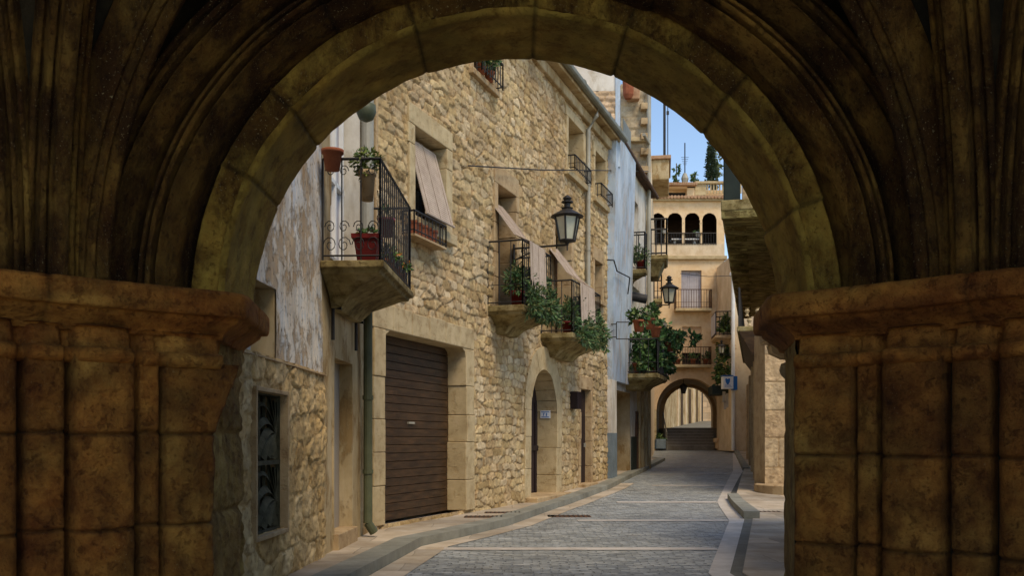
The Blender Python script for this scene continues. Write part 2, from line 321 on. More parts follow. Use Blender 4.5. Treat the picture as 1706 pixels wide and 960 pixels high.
def vlayout(U, Z, cw, ch, seed, ju=.40, jz=.17):
    g = np.random.default_rng(seed); wz = .05*fbm(U*.7, Z*.7, seed+1)*2+.02*fbm(U*6, Z*6, seed+2)*2; wu = .03*fbm(U*5, Z*5, seed+3)*2
    x = (U+wu)/cw+500; y = (Z+wz)/ch+500; y = y+.35*fbm(y*.35, x*0+3, seed+9, 2)
    nx, ny = 128, 128; ox = g.uniform(-ju, ju, (nx, ny)); oy = g.uniform(-jz, jz, (nx, ny)); drop = g.random((nx, ny)) < .12
    yi = np.floor(y).astype(int); F1 = np.full(U.shape, 9.); F2 = F1.copy(); I = np.zeros(U.shape, int); px = F1.copy(); py = F1.copy(); qx = F1.copy(); qy = F1.copy()
    for dy in (-1, 0, 1):
        r = yi+dy; sh = (r % 2)*.5+g.uniform(-.25, .25, 4096)[r % 4096]; xi = np.floor(x-sh).astype(int)
        for dx in (-2, -1, 0, 1, 2):
            c = xi+dx; a, b = c % nx, r % ny; cx = c+.5+sh+ox[a, b]; cy = r+.5+oy[a, b]
            d = np.maximum(np.abs(x-cx)*.86, np.abs(y-cy)*1.12)*.55+.45*np.hypot((x-cx)*.9, (y-cy)*1.1); d = np.where(drop[a, b], 9, d)
            n1 = d < F1; F2n = np.where(n1, F1, np.minimum(F2, d)); up2 = (~n1) & (d < F2)
            qx = np.where(n1, px, np.where(up2, cx, qx)); qy = np.where(n1, py, np.where(up2, cy, qy))
            px = np.where(n1, cx, px); py = np.where(n1, cy, py); F1 = np.where(n1, d, F1); F2 = F2n; I = np.where(n1, a*ny+b, I)
    vx, vy = qx-px, qy-py; L_ = np.hypot(vx, vy)+1e-6
    dist = np.clip((F2-F1)*.5, 0, 9)*min(cw, ch)*1.35
    return dist, I, g.random((nx*ny+5, 4)), (x-px), (y-py)
def masonry(name, fr, u0, u1, z0, z1, res, hr, wr, seed, amp, rough, pal, m, parent, holes=(), edge=.05, rag=.06, mortar=(.9, .85, .75), top=None, n=0, tilt=.5, cell=None):
    nu = max(2, int((u1-u0)/res)); nz = max(2, int((z1-z0)/res))
    u = np.linspace(u0, u1, nu); z = np.linspace(z0, z1, nz); U, Z = np.meshgrid(u, z, indexing='ij')
    d, sid, R, cu, cz = vlayout(U, Z, cell[0], cell[1], seed) if cell else layout(U, Z, hr, wr, seed, rag)
    s = np.clip(d/edge, 0, 1); s = s*s*(3-2*s)
    h = s*amp*(.45+.75*R[sid, 0])+s*amp*tilt*((R[sid, 1]-.5)*cu*2+(R[sid, 2]-.35)*-cz*1.6)
    h = h+rough*fbm(U*5, Z*5, seed+11, 5)*(.4+.6*s)+rough*.8*fbm(U*22, Z*22, seed+17, 3)*s+.03*fbm(U*.5, Z*.5, seed+3, 2)
    pal = np.array(pal); t = R[sid, 3]*(len(pal)-1); i = np.clip(t.astype(int), 0, len(pal)-2); fr_ = (t-i)[..., None]
    c = pal[i]*(1-fr_)+pal[i+1]*fr_
    c = c*(1+.9*fbm(U*9, Z*9, seed+23)[..., None])*(1+.8*fbm(U*.6, Z*.35, seed+29, 4)[..., None]*np.array([.8, 1, 1.2]))
    mk = np.clip((.013-d)/.011, 0, 1)[..., None]; c = c*(1-mk)+c.mean((0, 1))*np.array(mortar)*mk
    uc = (u[:-1]+u[1:])/2; zc = (z[:-1]+z[1:])/2; UC, ZC = np.meshgrid(uc, zc, indexing='ij'); keep = np.ones(UC.shape, bool)
    for hfn in holes:
        if callable(hfn): keep &= ~hfn(UC, ZC)
        else:
            a, b, e, f_ = hfn; keep &= ~((UC > a) & (UC < b) & (ZC > e) & (ZC < f_))
    if top is not None: keep &= ZC < top(UC)
    return grid(name, fr.P(U, Z, h+n), m, parent, keep, np.clip(c, 0, 1))
PAL_H = [(.35, .24, .105), (.49, .355, .17), (.57, .43, .225), (.42, .31, .17), (.61, .48, .29), (.47, .325, .16)]
PAL_R = [(.40, .26, .10), (.58, .41, .19), (.50, .36, .17), (.68, .51, .27)]

def holesheet(name, fr, u0, u1, z0, z1, holes, m, parent, n=0.0, th=.3, topfn=None, amp=.02, seed=3, col=None, res=.07):
    """a rendered (plastered) wall with real openings and a slightly wavy face"""
    us = sorted(set([u0, u1]+[v for h in holes for v in h[:2] if u0 < v < u1])); zs = sorted(set([z0, z1]+[v for h in holes for v in h[2:] if z0 < v < z1]))
    def fill(a):
        o = []
        for p, q in zip(a, a[1:]): o += list(np.linspace(p, q, max(2, int((q-p)/res)+1)))[:-1]
        return np.array(o+[a[-1]])
    u = fill(us); z = fill(zs); U, Z = np.meshgrid(u, z, indexing='ij'); UC = (U[:-1, :-1]+U[1:, 1:])/2; ZC = (Z[:-1, :-1]+Z[1:, 1:])/2
    keep = np.ones(UC.shape, bool)
    for a, b, e, f_ in holes: keep &= ~((UC > a) & (UC < b) & (ZC > e) & (ZC < f_))
    h = amp*fbm(U*1.2, Z*1.2, seed, 4)*2
    return grid(name, fr.P(U, Z, h+n), m, parent, keep)

def blocks_v(mb, fr, u0, u1, z0, z1, n0, n1, hb=.45, j=.006):
    z = z0
    while z < z1-.05:
        h = random.uniform(.7, 1.25)*hb; e = min(z1, z+h)
        if z1-e < .15: e = z1
        dn = random.uniform(-.008, .008); du = random.uniform(-.03, .03)*(1 if hb > .3 else .3)
        mb.box(fr, u0-(du if u0 < u1 else 0), u1, z, e-j, n0, n1+dn); z = e
def surround(root, fr, u0, u1, z0, z1, wj=.18, hl=.24, depth=.3, proud=.05, sill=None, m='dressed', name='surround', lintel_blocks=1, hb=.5):
    mb = MB(); blocks_v(mb, fr, u0-wj, u0, z0, z1, -depth, proud, hb); blocks_v(mb, fr, u1, u1+wj, z0, z1, -depth, proud, hb)
    a, b = u0-wj, u1+wj; k = lintel_blocks
    for i in range(k):
        mb.box(fr, a+(b-a)*i/k, a+(b-a)*(i+1)/k-.006, z1, z1+hl+random.uniform(-.02, .02), -depth, proud+random.uniform(-.006, .006))
    o = mb.build(name, m, root, bevel=.012)
    if sill:
        MB().box(fr, u0-wj-.04, u1+wj+.04, z0-sill, z0, -depth, proud+.06).build('sill', m, root, bevel=.012)
    return (u0-.6*wj, u1+.6*wj, z0-(sill or 0)*.5, z1+.6*hl)
def panel(root, fr, u0, u1, z0, z1, n, m, name='door', th=.05, planks=0, vertical=False):
    mb = MB()
    if planks:
        for i in range(planks):
            t0, t1 = i/planks, (i+1)/planks
            if vertical: mb.box(fr, u0+(u1-u0)*t0, u0+(u1-u0)*t1-.008, z0, z1, n-th, n+random.uniform(0, .006))
            else: mb.box(fr, u0, u1, z0+(z1-z0)*t0, z0+(z1-z0)*t1-.008, n-th, n+random.uniform(0, .006))
        return mb.build(name, m, root, bevel=.004)
    return mb.box(fr, u0, u1, z0, z1, n-th, n).build(name, m, root)
def slab(root, fr, u0, u1, z, n, th=.1, drop=.34, m='slabstone', name='balcony', rnd=False, ins=.5):
    lv = [(0, 0), (0, -th), (.04, -th-.012), (.05, -th-.05), (.12, -th-.06), (.32*ins*2, -th-drop*.55), (.36*ins*2, -th-drop*.62), (.46*ins*2, -th-drop)]
    v = []; f = []
    for i, (a, dz) in enumerate(lv):
        nn = max(.05, n-a); v += [fr.p(u0+a*.9, z+dz, 0), fr.p(u0+a*.9, z+dz, nn), fr.p(u1-a*.9, z+dz, nn), fr.p(u1-a*.9, z+dz, 0)]
    mb = MB(); mb.v = v; mb.f.append((3, 2, 1, 0))
    for i in range(len(lv)-1):
        for k in range(4): mb.f.append((4*i+k, 4*i+(k+1) % 4, 4*i+4+(k+1) % 4, 4*i+4+k))
    q = 4*(len(lv)-1); mb.f.append((q, q+1, q+2, q+3))
    return mb.build(name, m, root, bevel=.01)
def railing(parent, fr, u0, u1, n, z0, z1, pitch=.11, r=.009, side=.12, scroll=False, m='iron', mid=True, near=True, far=True):
    mb = MB(); P = fr.p
    def bar(a, b, rr=r, seg=5): mb.tube([a, b], rr, seg)
    path = []
    if near: path.append(((u0, 0.02), (u0, n)))
    path.append(((u0, n), (u1, n)))
    if far: path.append(((u1, n), (u1, .02)))
    for (ua, na), (ub, nb) in path:
        bar(P(ua, z1, na), P(ub, z1, nb), r*1.9, 6); bar(P(ua, z0+.05, na), P(ub, z0+.05, nb), r*1.3)
        if mid: bar(P(ua, z0+(z1-z0)*.32, na), P(ub, z0+(z1-z0)*.32, nb), r*.8)
        Ln = math.hypot(ub-ua, nb-na); k = max(1, round(Ln/(side if ua == ub else pitch)))
        for i in range(k+1):
            t = i/k; bar(P(ua+(ub-ua)*t, z0, na+(nb-na)*t), P(ua+(ub-ua)*t, z1, na+(nb-na)*t), r*(1.5 if i in (0, k) else 1))
        if scroll:
            nk = max(1, round(Ln/(.24 if ua == ub else .40)))
            for i in range(nk):
                for sg in (-1, 1):
                    for zc, rr in (((z0+.16, .07), (z0+.34, .055), (z1-.12, .05)) if ua == ub else ((z0+.16, .06),)):
                        c = (i+.5+sg*.24)/nk; pts = []
                        for q in range(15):
                            an = q/14*2*math.pi*1.35; rad = rr*(1-q/14*.75); s_ = c*Ln+sg*rad*math.cos(an)
                            s_ = min(max(s_, 0), Ln); t = s_/Ln; pts.append(P(ua+(ub-ua)*t, zc+rad*math.sin(an)*1.25, na+(nb-na)*t))
                        mb.tube(pts, r*.62, 4)
    return mb.build('railing', m, parent)
def leaves(name, blobs, n, size, cols, parent, droop=.4, seed=0, long=1.8, m='leaf'):
    g = np.random.default_rng(seed); V = []; Fc = []; C = []
    tot = sum(b[3] if len(b) > 3 else 1 for b in blobs)
    for b in blobs:
        c, rad = np.array(b[0]), np.array(b[1]) if np.ndim(b[1]) else np.array([b[1]]*3); k = int(n*(b[3] if len(b) > 3 else 1)/tot)
        nc = max(3, k//14); cc = g.normal(size=(nc, 3)); cc /= np.linalg.norm(cc, axis=1)[:, None]; cc *= g.random((nc, 1))**.45
        for i in range(k):
            q = cc[g.integers(nc)]+g.normal(size=3)*.16; p = c+q*rad
            d = q/ (np.linalg.norm(q)+.01)+g.normal(size=3)*.6; d[2] -= droop*g.random(); d /= np.linalg.norm(d)
            s = np.cross(d, g.normal(size=3)); s /= np.linalg.norm(s)+1e-6
            L_ = size*g.uniform(.6, 1.4); W_ = L_/long*.5; nn = np.cross(d, s); j = len(V)
            V += [p, p+d*L_*.5+s*W_+nn*L_*.08, p+d*L_, p+d*L_*.5-s*W_+nn*L_*.08]; Fc.append((j, j+1, j+2, j+3))
            cl = np.array(cols[g.integers(len(cols))])*g.uniform(.7, 1.25); C += [cl]*4
    me = bpy.data.meshes.new(name); me.from_pydata([tuple(v) for v in V], [], Fc)
    at = me.attributes.new('Col', 'FLOAT_COLOR', 'POINT'); ca = np.ones((len(V), 4), np.float32); ca[:, :3] = C; at.data.foreach_set('color', ca.ravel())
    return link(name, me, M[m], parent)
GREEN = [(.045, .11, .028), (.08, .17, .04), (.13, .22, .06), (.03, .07, .025), (.17, .22, .06)]
GREY_GREEN = [(.06, .13, .045), (.09, .18, .055), (.14, .23, .08), (.045, .08, .035), (.22, .22, .08)]
YELLOWGREEN = [(.14, .18, .03), (.20, .22, .04), (.09, .14, .03)]
def pot(name, label, c, r, h, m, group=None, fol=None, parent=None, cat='flower pot', square=False):
    t = thing(name, label, cat, c, group); sg = 4 if square else 16
    MB().lathe(c, [(r*.68, 0), (r*.9, h*.82), (r*1.06, h*.83), (r*1.08, h), (r*.93, h), (r*.9, h*.9)], sg, math.pi/4).build('pot', m, t, smooth=not square)
    if fol:
        blobs, n, size, cols, kw = fol; leaves('foliage', blobs, n, size, cols, t, **kw)
        mb = MB(); top = Vector(c)+Vector((0, 0, h*.9))
        for b in blobs[:6]:
            mb.tube([top, (top+Vector(b[0]))/2+Vector((random.uniform(-.03, .03), 0, .03)), Vector(b[0])], .006, 4)
        mb.build('stem', 'stem', t)
    return t

# ================================================================== GROUND
def uvxy(c): return (c.x, c.y)
mb = MB().quad((-250, -120, -1.6), (250, -120, -1.6), (250, 400, -1.6), (-250, 400, -1.6))
tag(mb.build('ground', 'paving', uvf=uvxy), kind='structure')
def strip(name, Lp, Rp, off, m, Y0, Y1, skirt=0, step=.5, offf=None, kind='structure', parent=None):
    Lp = sorted(Lp, key=lambda p: p[1]); Rp = sorted(Rp, key=lambda p: p[1])
    Ys = sorted(set(list(np.arange(Y0, Y1, step))+[Y1]+[p[1] for p in Lp+Rp if Y0 < p[1] < Y1])); V = []; mb = MB()
    fx = lambda P, Y: float(np.interp(Y, [p[1] for p in P], [p[0] for p in P]))
    for Y in Ys:
        z = gz(Y)+(offf(Y) if offf else off); a, b = fx(Lp, Y), fx(Rp, Y)
        V.append(((a, Y, z), (b, Y, z), (a, Y, z-skirt), (b, Y, z-skirt)))
    for p, q in zip(V, V[1:]):
        mb.quad(p[0], p[1], q[1], q[0])
        if skirt: mb.quad(p[2], p[0], q[0], q[2]); mb.quad(p[1], p[3], q[3], q[1])
    if skirt: mb.quad(V[0][2], V[0][3], V[0][1], V[0][0]); mb.quad(V[-1][0], V[-1][1], V[-1][3], V[-1][2])
    o = mb.build(name, m, parent, uvf=uvxy)
    if kind: tag(o, kind=kind)
    return o
strip('road', [(-12, -10), (-12, 52)], [(24, -10), (24, 52)], -.10, 'cobble', -10, 51)
# kerb line on the left, measured along the street
KL = [gnd(x, y) for x, y in ((581, 960), (700, 898), (768, 884), (847, 866), (930, 838), (1017, 808), (1070, 783), (1100, 768), (1106, 763), (1098, 757))]
KL = [(KL[0][0]-.3, 2.0)]+[KL[0]]+KL[1:-2]
KL.append((5.9, 37.0)); KL.append((5.6, 38.2)); KL.append((6.2, 50.0))
strip('sidewalk', [(-9, 2), (-9, 50.0)], [(p[0]-.30, p[1]) for p in KL], 0, 'paving', 2, 50, skirt=.2)
strip('kerb', [(p[0]-.30, p[1]) for p in KL], KL, .012, 'kerb', 2, 50, skirt=.2)
strip('border_band', [(p[0]+.01, p[1]) for p in KL if p[1] < 30], [(p[0]+.34, p[1]) for p in KL if p[1] < 30], -.094, 'paving', 2, 24)
# right edge: pale band, dark channel, zigzag kerb and pavement
G = lambda pts, off=-.1: [gnd(x, y, off) for x, y in pts]
RE = G([(1180, 957), (1215, 869), (1195, 837), (1221, 786), (1221, 752)]); RE = [(RE[0][0]-.25, 2)]+RE
RB = G([(1216, 957), (1240, 867), (1212, 833), (1238, 786), (1226, 752)]); RB = [(RB[0][0]-.1, 2)]+RB
RC = G([(1237, 957), (1256, 857), (1227, 831), (1240, 786), (1227, 752)]); RC = [(RC[0][0]-.1, 2)]+RC
strip('road_edge_band', RE, RB, -.092, 'band', 2, 49.5)
strip('drain_channel', RB, RC, -.096, 'channel', 2, 49.5)
offr = lambda Y: float(np.interp(Y, [2, 15.8, 17.2, 60], [-.085, -.085, 0, 0]))
strip('sidewalk', RC, [(16, 2), (16, 50)], 0, 'paving', 2, 50, skirt=.12, offf=offr)
KB = G([(1212, 833), (1239, 866)], -.1); KB = sorted(KB, key=lambda p: p[1])
o_ = strip('kerb', KB, [(KB[0][0]+.26, KB[0][1]), (KB[1][0]+.22, KB[1][1])], .03, 'kerb', KB[0][1], KB[1][1], skirt=.14)
KF = sorted(G([(1222, 752), (1238, 787)]), key=lambda p: p[1])
strip('kerb', KF, [(p[0]+.2, p[1]) for p in KF], .03, 'kerb', KF[0][1], KF[1][1], skirt=.16)
klx = lambda Y: float(np.interp(Y, [p[1] for p in KL], [p[0] for p in KL])); rex = lambda Y: float(np.interp(Y, [p[1] for p in sorted(RE, key=lambda p: p[1])], [p[0] for p in sorted(RE, key=lambda p: p[1])]))
for i, Y in enumerate((7.2, 11.1, 15.1, 19.2, 23.2, 27.2, 31.2, 35.2, 39.2, 43.5)):
    l_ = klx(Y)+.34 if Y < 13 else klx(Y)+(.9 if Y < 25 else .35)
    strip('paving_band', [(l_, Y), (l_, Y+.26)], [(rex(Y)+.02, Y), (rex(Y)+.02, Y+.26)], -.0925, 'band', Y, Y+.26)
# iron covers
def cover(name, label, cx, cy, w_, d_, off, bars=9):
    X, Y = gnd(cx, cy, off); z = gz(Y)+off; t = thing(name, label, 'drain cover', (X, Y, z)); fr = facing(X, Y)
    MB().hexa([(X-w_/2, Y-d_/2, z-.02), (X+w_/2, Y-d_/2, z-.02), (X+w_/2, Y+d_/2, gz(Y+d_/2)+off-.02), (X-w_/2, Y+d_/2, gz(Y+d_/2)+off-.02), (X-w_/2, Y-d_/2, z+.006), (X+w_/2, Y-d_/2, z+.006), (X+w_/2, Y+d_/2, gz(Y+d_/2)+off+.006), (X-w_/2, Y+d_/2, gz(Y+d_/2)+off+.006)]).build('plate', 'rust', t)
    mb = MB()
    for i in range(bars):
        a = X-w_/2+w_*(i+.5)/bars; mb.hexa([(a-.012, Y-d_/2+.03, z+.004), (a+.012, Y-d_/2+.03, z+.004), (a+.012, Y+d_/2-.03, gz(Y+d_/2)+off+.004), (a-.012, Y+d_/2-.03, gz(Y+d_/2)+off+.004), (a-.012, Y-d_/2+.03, z+.012), (a+.012, Y-d_/2+.03, z+.012), (a+.012, Y+d_/2-.03, gz(Y+d_/2)+off+.012), (a-.012, Y+d_/2-.03, gz(Y+d_/2)+off+.012)])
    mb.build('rib', 'iron', t)
cover('drain_cover', 'dark iron drain cover lying in the cobbled roadway', 948, 861, .72, .45, -.1)
cover('drain_cover', 'iron cover in the left pavement nearer the brown garage door', 806, 862, .6, .35, 0)
cover('drain_cover', 'iron cover in the left pavement just past the garage door', 838, 855, .6, .3, 0)
cover('drain_cover', 'iron cover set in the right pavement beside the zigzag kerb, farther one', 1262, 845, .5, .25, -.02, 7)
cover('drain_cover', 'iron cover set in the right pavement beside the zigzag kerb, nearer one', 1272, 853, .55, .3, -.05, 7)

# ================================================================== PORTICO (arch the picture is taken through)
por = thing('arcade', 'dark stone archway with moulded ribs on clustered piers framing the whole street', 'archway', (0, 5.6, -1.17))
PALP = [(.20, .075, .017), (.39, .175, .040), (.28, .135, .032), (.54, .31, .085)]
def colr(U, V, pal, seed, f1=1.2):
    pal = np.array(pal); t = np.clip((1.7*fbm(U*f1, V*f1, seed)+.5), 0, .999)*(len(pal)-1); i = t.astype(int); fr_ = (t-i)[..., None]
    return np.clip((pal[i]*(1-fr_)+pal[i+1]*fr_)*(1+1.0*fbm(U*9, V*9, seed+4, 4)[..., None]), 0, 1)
ZS = .745; RA = 1.645
def sweep(name, prof, a0, ratio, zc, m, parent, seed, nth=260, joint=.5, pal=PALP, ang=(0, math.pi), chip=.02, sub=.035, jd=.014, x0=0.02, smooth=True):
    """profile points (r, Y) swept round the half ellipse; joints between voussoirs are real grooves"""
    P = []; 
    for (r0, y0), (r1, y1) in zip(prof, prof[1:]):
        k = max(1, int(math.hypot(r1-r0, y1-y0)/sub))
        for i in range(k): P.append((r0+(r1-r0)*i/k, y0+(y1-y0)*i/k))
    P.append(prof[-1]); P = np.array(P); th = np.linspace(ang[0], ang[1], nth)
    T, R = np.meshgrid(th, P[:, 0], indexing='ij'); _, Yv = np.meshgrid(th, P[:, 1], indexing='ij')
    nb = max(1, round((ang[1]-ang[0])*a0/joint)); g = np.random.default_rng(seed); bd = np.linspace(ang[0], ang[1], nb+1); bd[1:-1] += g.uniform(-.18, .18, nb-1)*(bd[1]-bd[0])
    i = np.clip(np.searchsorted(bd, T, side='right')-1, 0, nb-1); da = np.minimum(T-bd[i], bd[i+1]-T)*a0
    gr = np.exp(-(da/.009)**2)*jd; off = (g.random(nb)-.5)*.014
    arc = T*a0; s = np.cumsum(np.r_[0, np.hypot(np.diff(P[:, 0]), np.diff(P[:, 1]))])[None, :]+0*T
    nz = chip*fbm(arc*3, s*3, seed+1, 5)*1.2+chip*.5*fbm(arc*14, s*14, seed+2, 3)
    Rr = R+gr+off[i]+nz; Yy = Yv+.7*nz+gr*.5
    X = x0+Rr*np.cos(T); Z = zc+Rr*ratio*np.sin(T)
    c = colr(arc, s, pal, seed+7)*(.8+.4*g.random(nb)[i])[..., None]*(1-.6*np.exp(-(da/.012)**2))[..., None]
    return grid(name, np.stack([X, Yy, Z], -1), m, parent, None, np.clip(c, 0, 1), smooth)
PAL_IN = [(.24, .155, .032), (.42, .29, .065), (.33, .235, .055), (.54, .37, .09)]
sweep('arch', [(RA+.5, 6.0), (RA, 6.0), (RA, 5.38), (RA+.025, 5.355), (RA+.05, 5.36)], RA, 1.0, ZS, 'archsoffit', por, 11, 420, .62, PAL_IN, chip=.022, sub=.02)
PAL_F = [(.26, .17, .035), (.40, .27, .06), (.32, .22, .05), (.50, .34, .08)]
sweep('arch_face', [(RA+.028, 5.40), (RA+.03, 5.35), (RA+.165, 5.33), (RA+.185, 5.75)], RA+.03, 1.0, ZS, 'ribstone', por, 11, 420, .62, PAL_F, chip=.024, sub=.012)  # front ring in darker stone than the soffit, its shade put into the colour
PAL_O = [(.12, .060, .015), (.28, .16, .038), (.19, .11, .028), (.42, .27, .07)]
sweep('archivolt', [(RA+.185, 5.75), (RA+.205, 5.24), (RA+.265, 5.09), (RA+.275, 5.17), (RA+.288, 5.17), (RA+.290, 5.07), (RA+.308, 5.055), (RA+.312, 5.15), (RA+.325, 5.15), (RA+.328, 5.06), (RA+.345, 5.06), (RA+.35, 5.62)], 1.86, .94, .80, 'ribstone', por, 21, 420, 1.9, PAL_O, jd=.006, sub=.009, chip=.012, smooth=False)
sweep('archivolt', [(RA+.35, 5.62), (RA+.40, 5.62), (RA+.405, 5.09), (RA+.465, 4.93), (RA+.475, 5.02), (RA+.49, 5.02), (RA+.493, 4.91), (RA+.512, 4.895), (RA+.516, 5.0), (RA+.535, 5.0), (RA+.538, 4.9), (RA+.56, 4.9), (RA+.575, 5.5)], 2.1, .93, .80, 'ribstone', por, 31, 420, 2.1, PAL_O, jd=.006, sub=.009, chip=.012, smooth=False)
# diagonal and side ribs with webs between them
def ribcurve(side, B, phi, R, t): return np.stack([B[0]-side*R*(1-np.cos(t))*math.cos(phi), B[1]-R*(1-np.cos(t))*math.sin(phi), .80+R*np.sin(t)], -1)
tt = np.linspace(-.004, math.pi/2, 150)
def rib(side, B, phi, R, wd, hd, seed):
    c = ribcurve(side, B, phi, R, tt); d = np.array([-side*math.cos(phi), -math.sin(phi), 0]); b = np.array([d[1], -d[0], 0])
    prof = [(-wd/2-.03, -.14), (-wd/2, -.02), (-wd/2, hd*.3), (-wd*.40, hd*.34), (-wd*.38, hd*.12), (-wd*.33, hd*.12), (-wd*.32, hd*.62), (-wd*.22, hd*.66), (-wd*.20, hd*.38), (-wd*.15, hd*.38), (-wd*.14, hd), (wd*.14, hd), (wd*.15, hd*.38), (wd*.20, hd*.38), (wd*.22, hd*.66), (wd*.32, hd*.62), (wd*.33, hd*.12), (wd*.38, hd*.12), (wd*.40, hd*.34), (wd/2, hd*.3), (wd/2, -.02), (wd/2+.03, -.14)]
    P = []; 
    inn = np.stack([d[0]*np.cos(tt), d[1]*np.cos(tt), -np.sin(tt)], -1)
    for a, h in prof: P.append(c+b*a+inn*h)
    P = np.stack(P, 1); arc = (tt*R)[:, None]+0*P[..., 0]; s = np.arange(len(prof))[None, :]*.05+0*arc
    P = P+inn[:, None, :]*(.014*fbm(arc*5, s*3, seed)[..., None])
    grid('rib', P, 'ribstone', por, None, colr(arc, s, PAL_O, seed), False)
def web(ca, cb, seed, m='vault', k=14):
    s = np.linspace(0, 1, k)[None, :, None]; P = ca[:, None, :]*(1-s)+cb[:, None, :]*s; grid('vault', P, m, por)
for sd_ in (-1, 1):
    B1 = (sd_*2.32, 4.83); B2 = (sd_*2.46, 4.72); B3 = (sd_*2.75, 4.35)
    rib(sd_, B1, math.radians(52), 3.1, .25, .20, 5+sd_)
    rib(sd_, B2, math.radians(80), 3.1, .20, .16, 15+sd_)
    th = tt; a = 2.22; oc = np.stack([sd_*a*np.cos(th), np.full_like(th, 5.48), .80+a*.93*np.sin(th)], -1)
    rA = ribcurve(sd_, B1, math.radians(52), 3.16, tt); rB = ribcurve(sd_, B2, math.radians(80), 3.16, tt); rC = ribcurve(sd_, B3, math.radians(90), 3.2, tt)
    # small intermediate rib
    mid = ribcurve(sd_, (sd_*2.2, 4.86), math.radians(24), 2.4, tt); web(oc, mid*.5+(oc+rA)/2*.5+np.array([0, 0, .05]), 1); web(mid*.5+(oc+rA)/2*.5+np.array([0, 0, .05]), rA, 1); web(rA, rB, 2); web(rB, rC, 3)
    rib(sd_, (sd_*2.18, 4.92), math.radians(22), 2.32, .14, .14, 25+sd_)
MB().box(facing(0, 0), -5, 5, 4.02, 4.3, -6.0, 0).build('sky_block_slab', 'vault', por)  # unseen slab added over the vault to keep out the sky
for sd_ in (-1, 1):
    MB().box(facing(0, 0), min(sd_*3.0, sd_*3.5), max(sd_*3.0, sd_*3.5), -1.2, 4.0, -5.2, -.2).build('side_wall', 'vault', por)  # unseen walls added at both sides to darken the vault
# street-side wall over the arch
mb = MB(); nn = 48
for i in range(nn):
    a0_, a1_ = math.pi*i/nn, math.pi*(i+1)/nn
    def outp(a):
        c, s = math.cos(a), math.sin(a); t = min(5.0/max(abs(c), 1e-6), 3.6/max(s, 1e-6)); return (c*t, s*t)
    p = [(.02+(RA+.04)*math.cos(a0_), (RA+.04)*math.sin(a0_)), (.02+(RA+.04)*math.cos(a1_), (RA+.04)*math.sin(a1_))]; q0, q1 = outp(a0_), outp(a1_)
    poly = [(p[0][0], ZS+p[0][1]), (q0[0], ZS+q0[1]), (q1[0], ZS+q1[1]), (p[1][0], ZS+p[1][1])]
    mb.prism(facing(0, 0), poly, -6.0-.012, -5.48)
mb.build('upper_wall', 'dressed', por)
mb = MB()
for i in range(32):
    a0_, a1_ = math.pi*i/32, math.pi*(i+1)/32; q = [(2.26*math.cos(a0_), .8+2.12*math.sin(a0_)), (5*math.cos(a0_), .8+5*math.sin(a0_)), (5*math.cos(a1_), .8+5*math.sin(a1_)), (2.26*math.cos(a1_), .8+2.12*math.sin(a1_))]
    mb.prism(facing(0, 0), [(x, min(z, 3.95)) for x, z in q], -5.47, -5.40)
mb.build('inner_wall', 'vault', por)
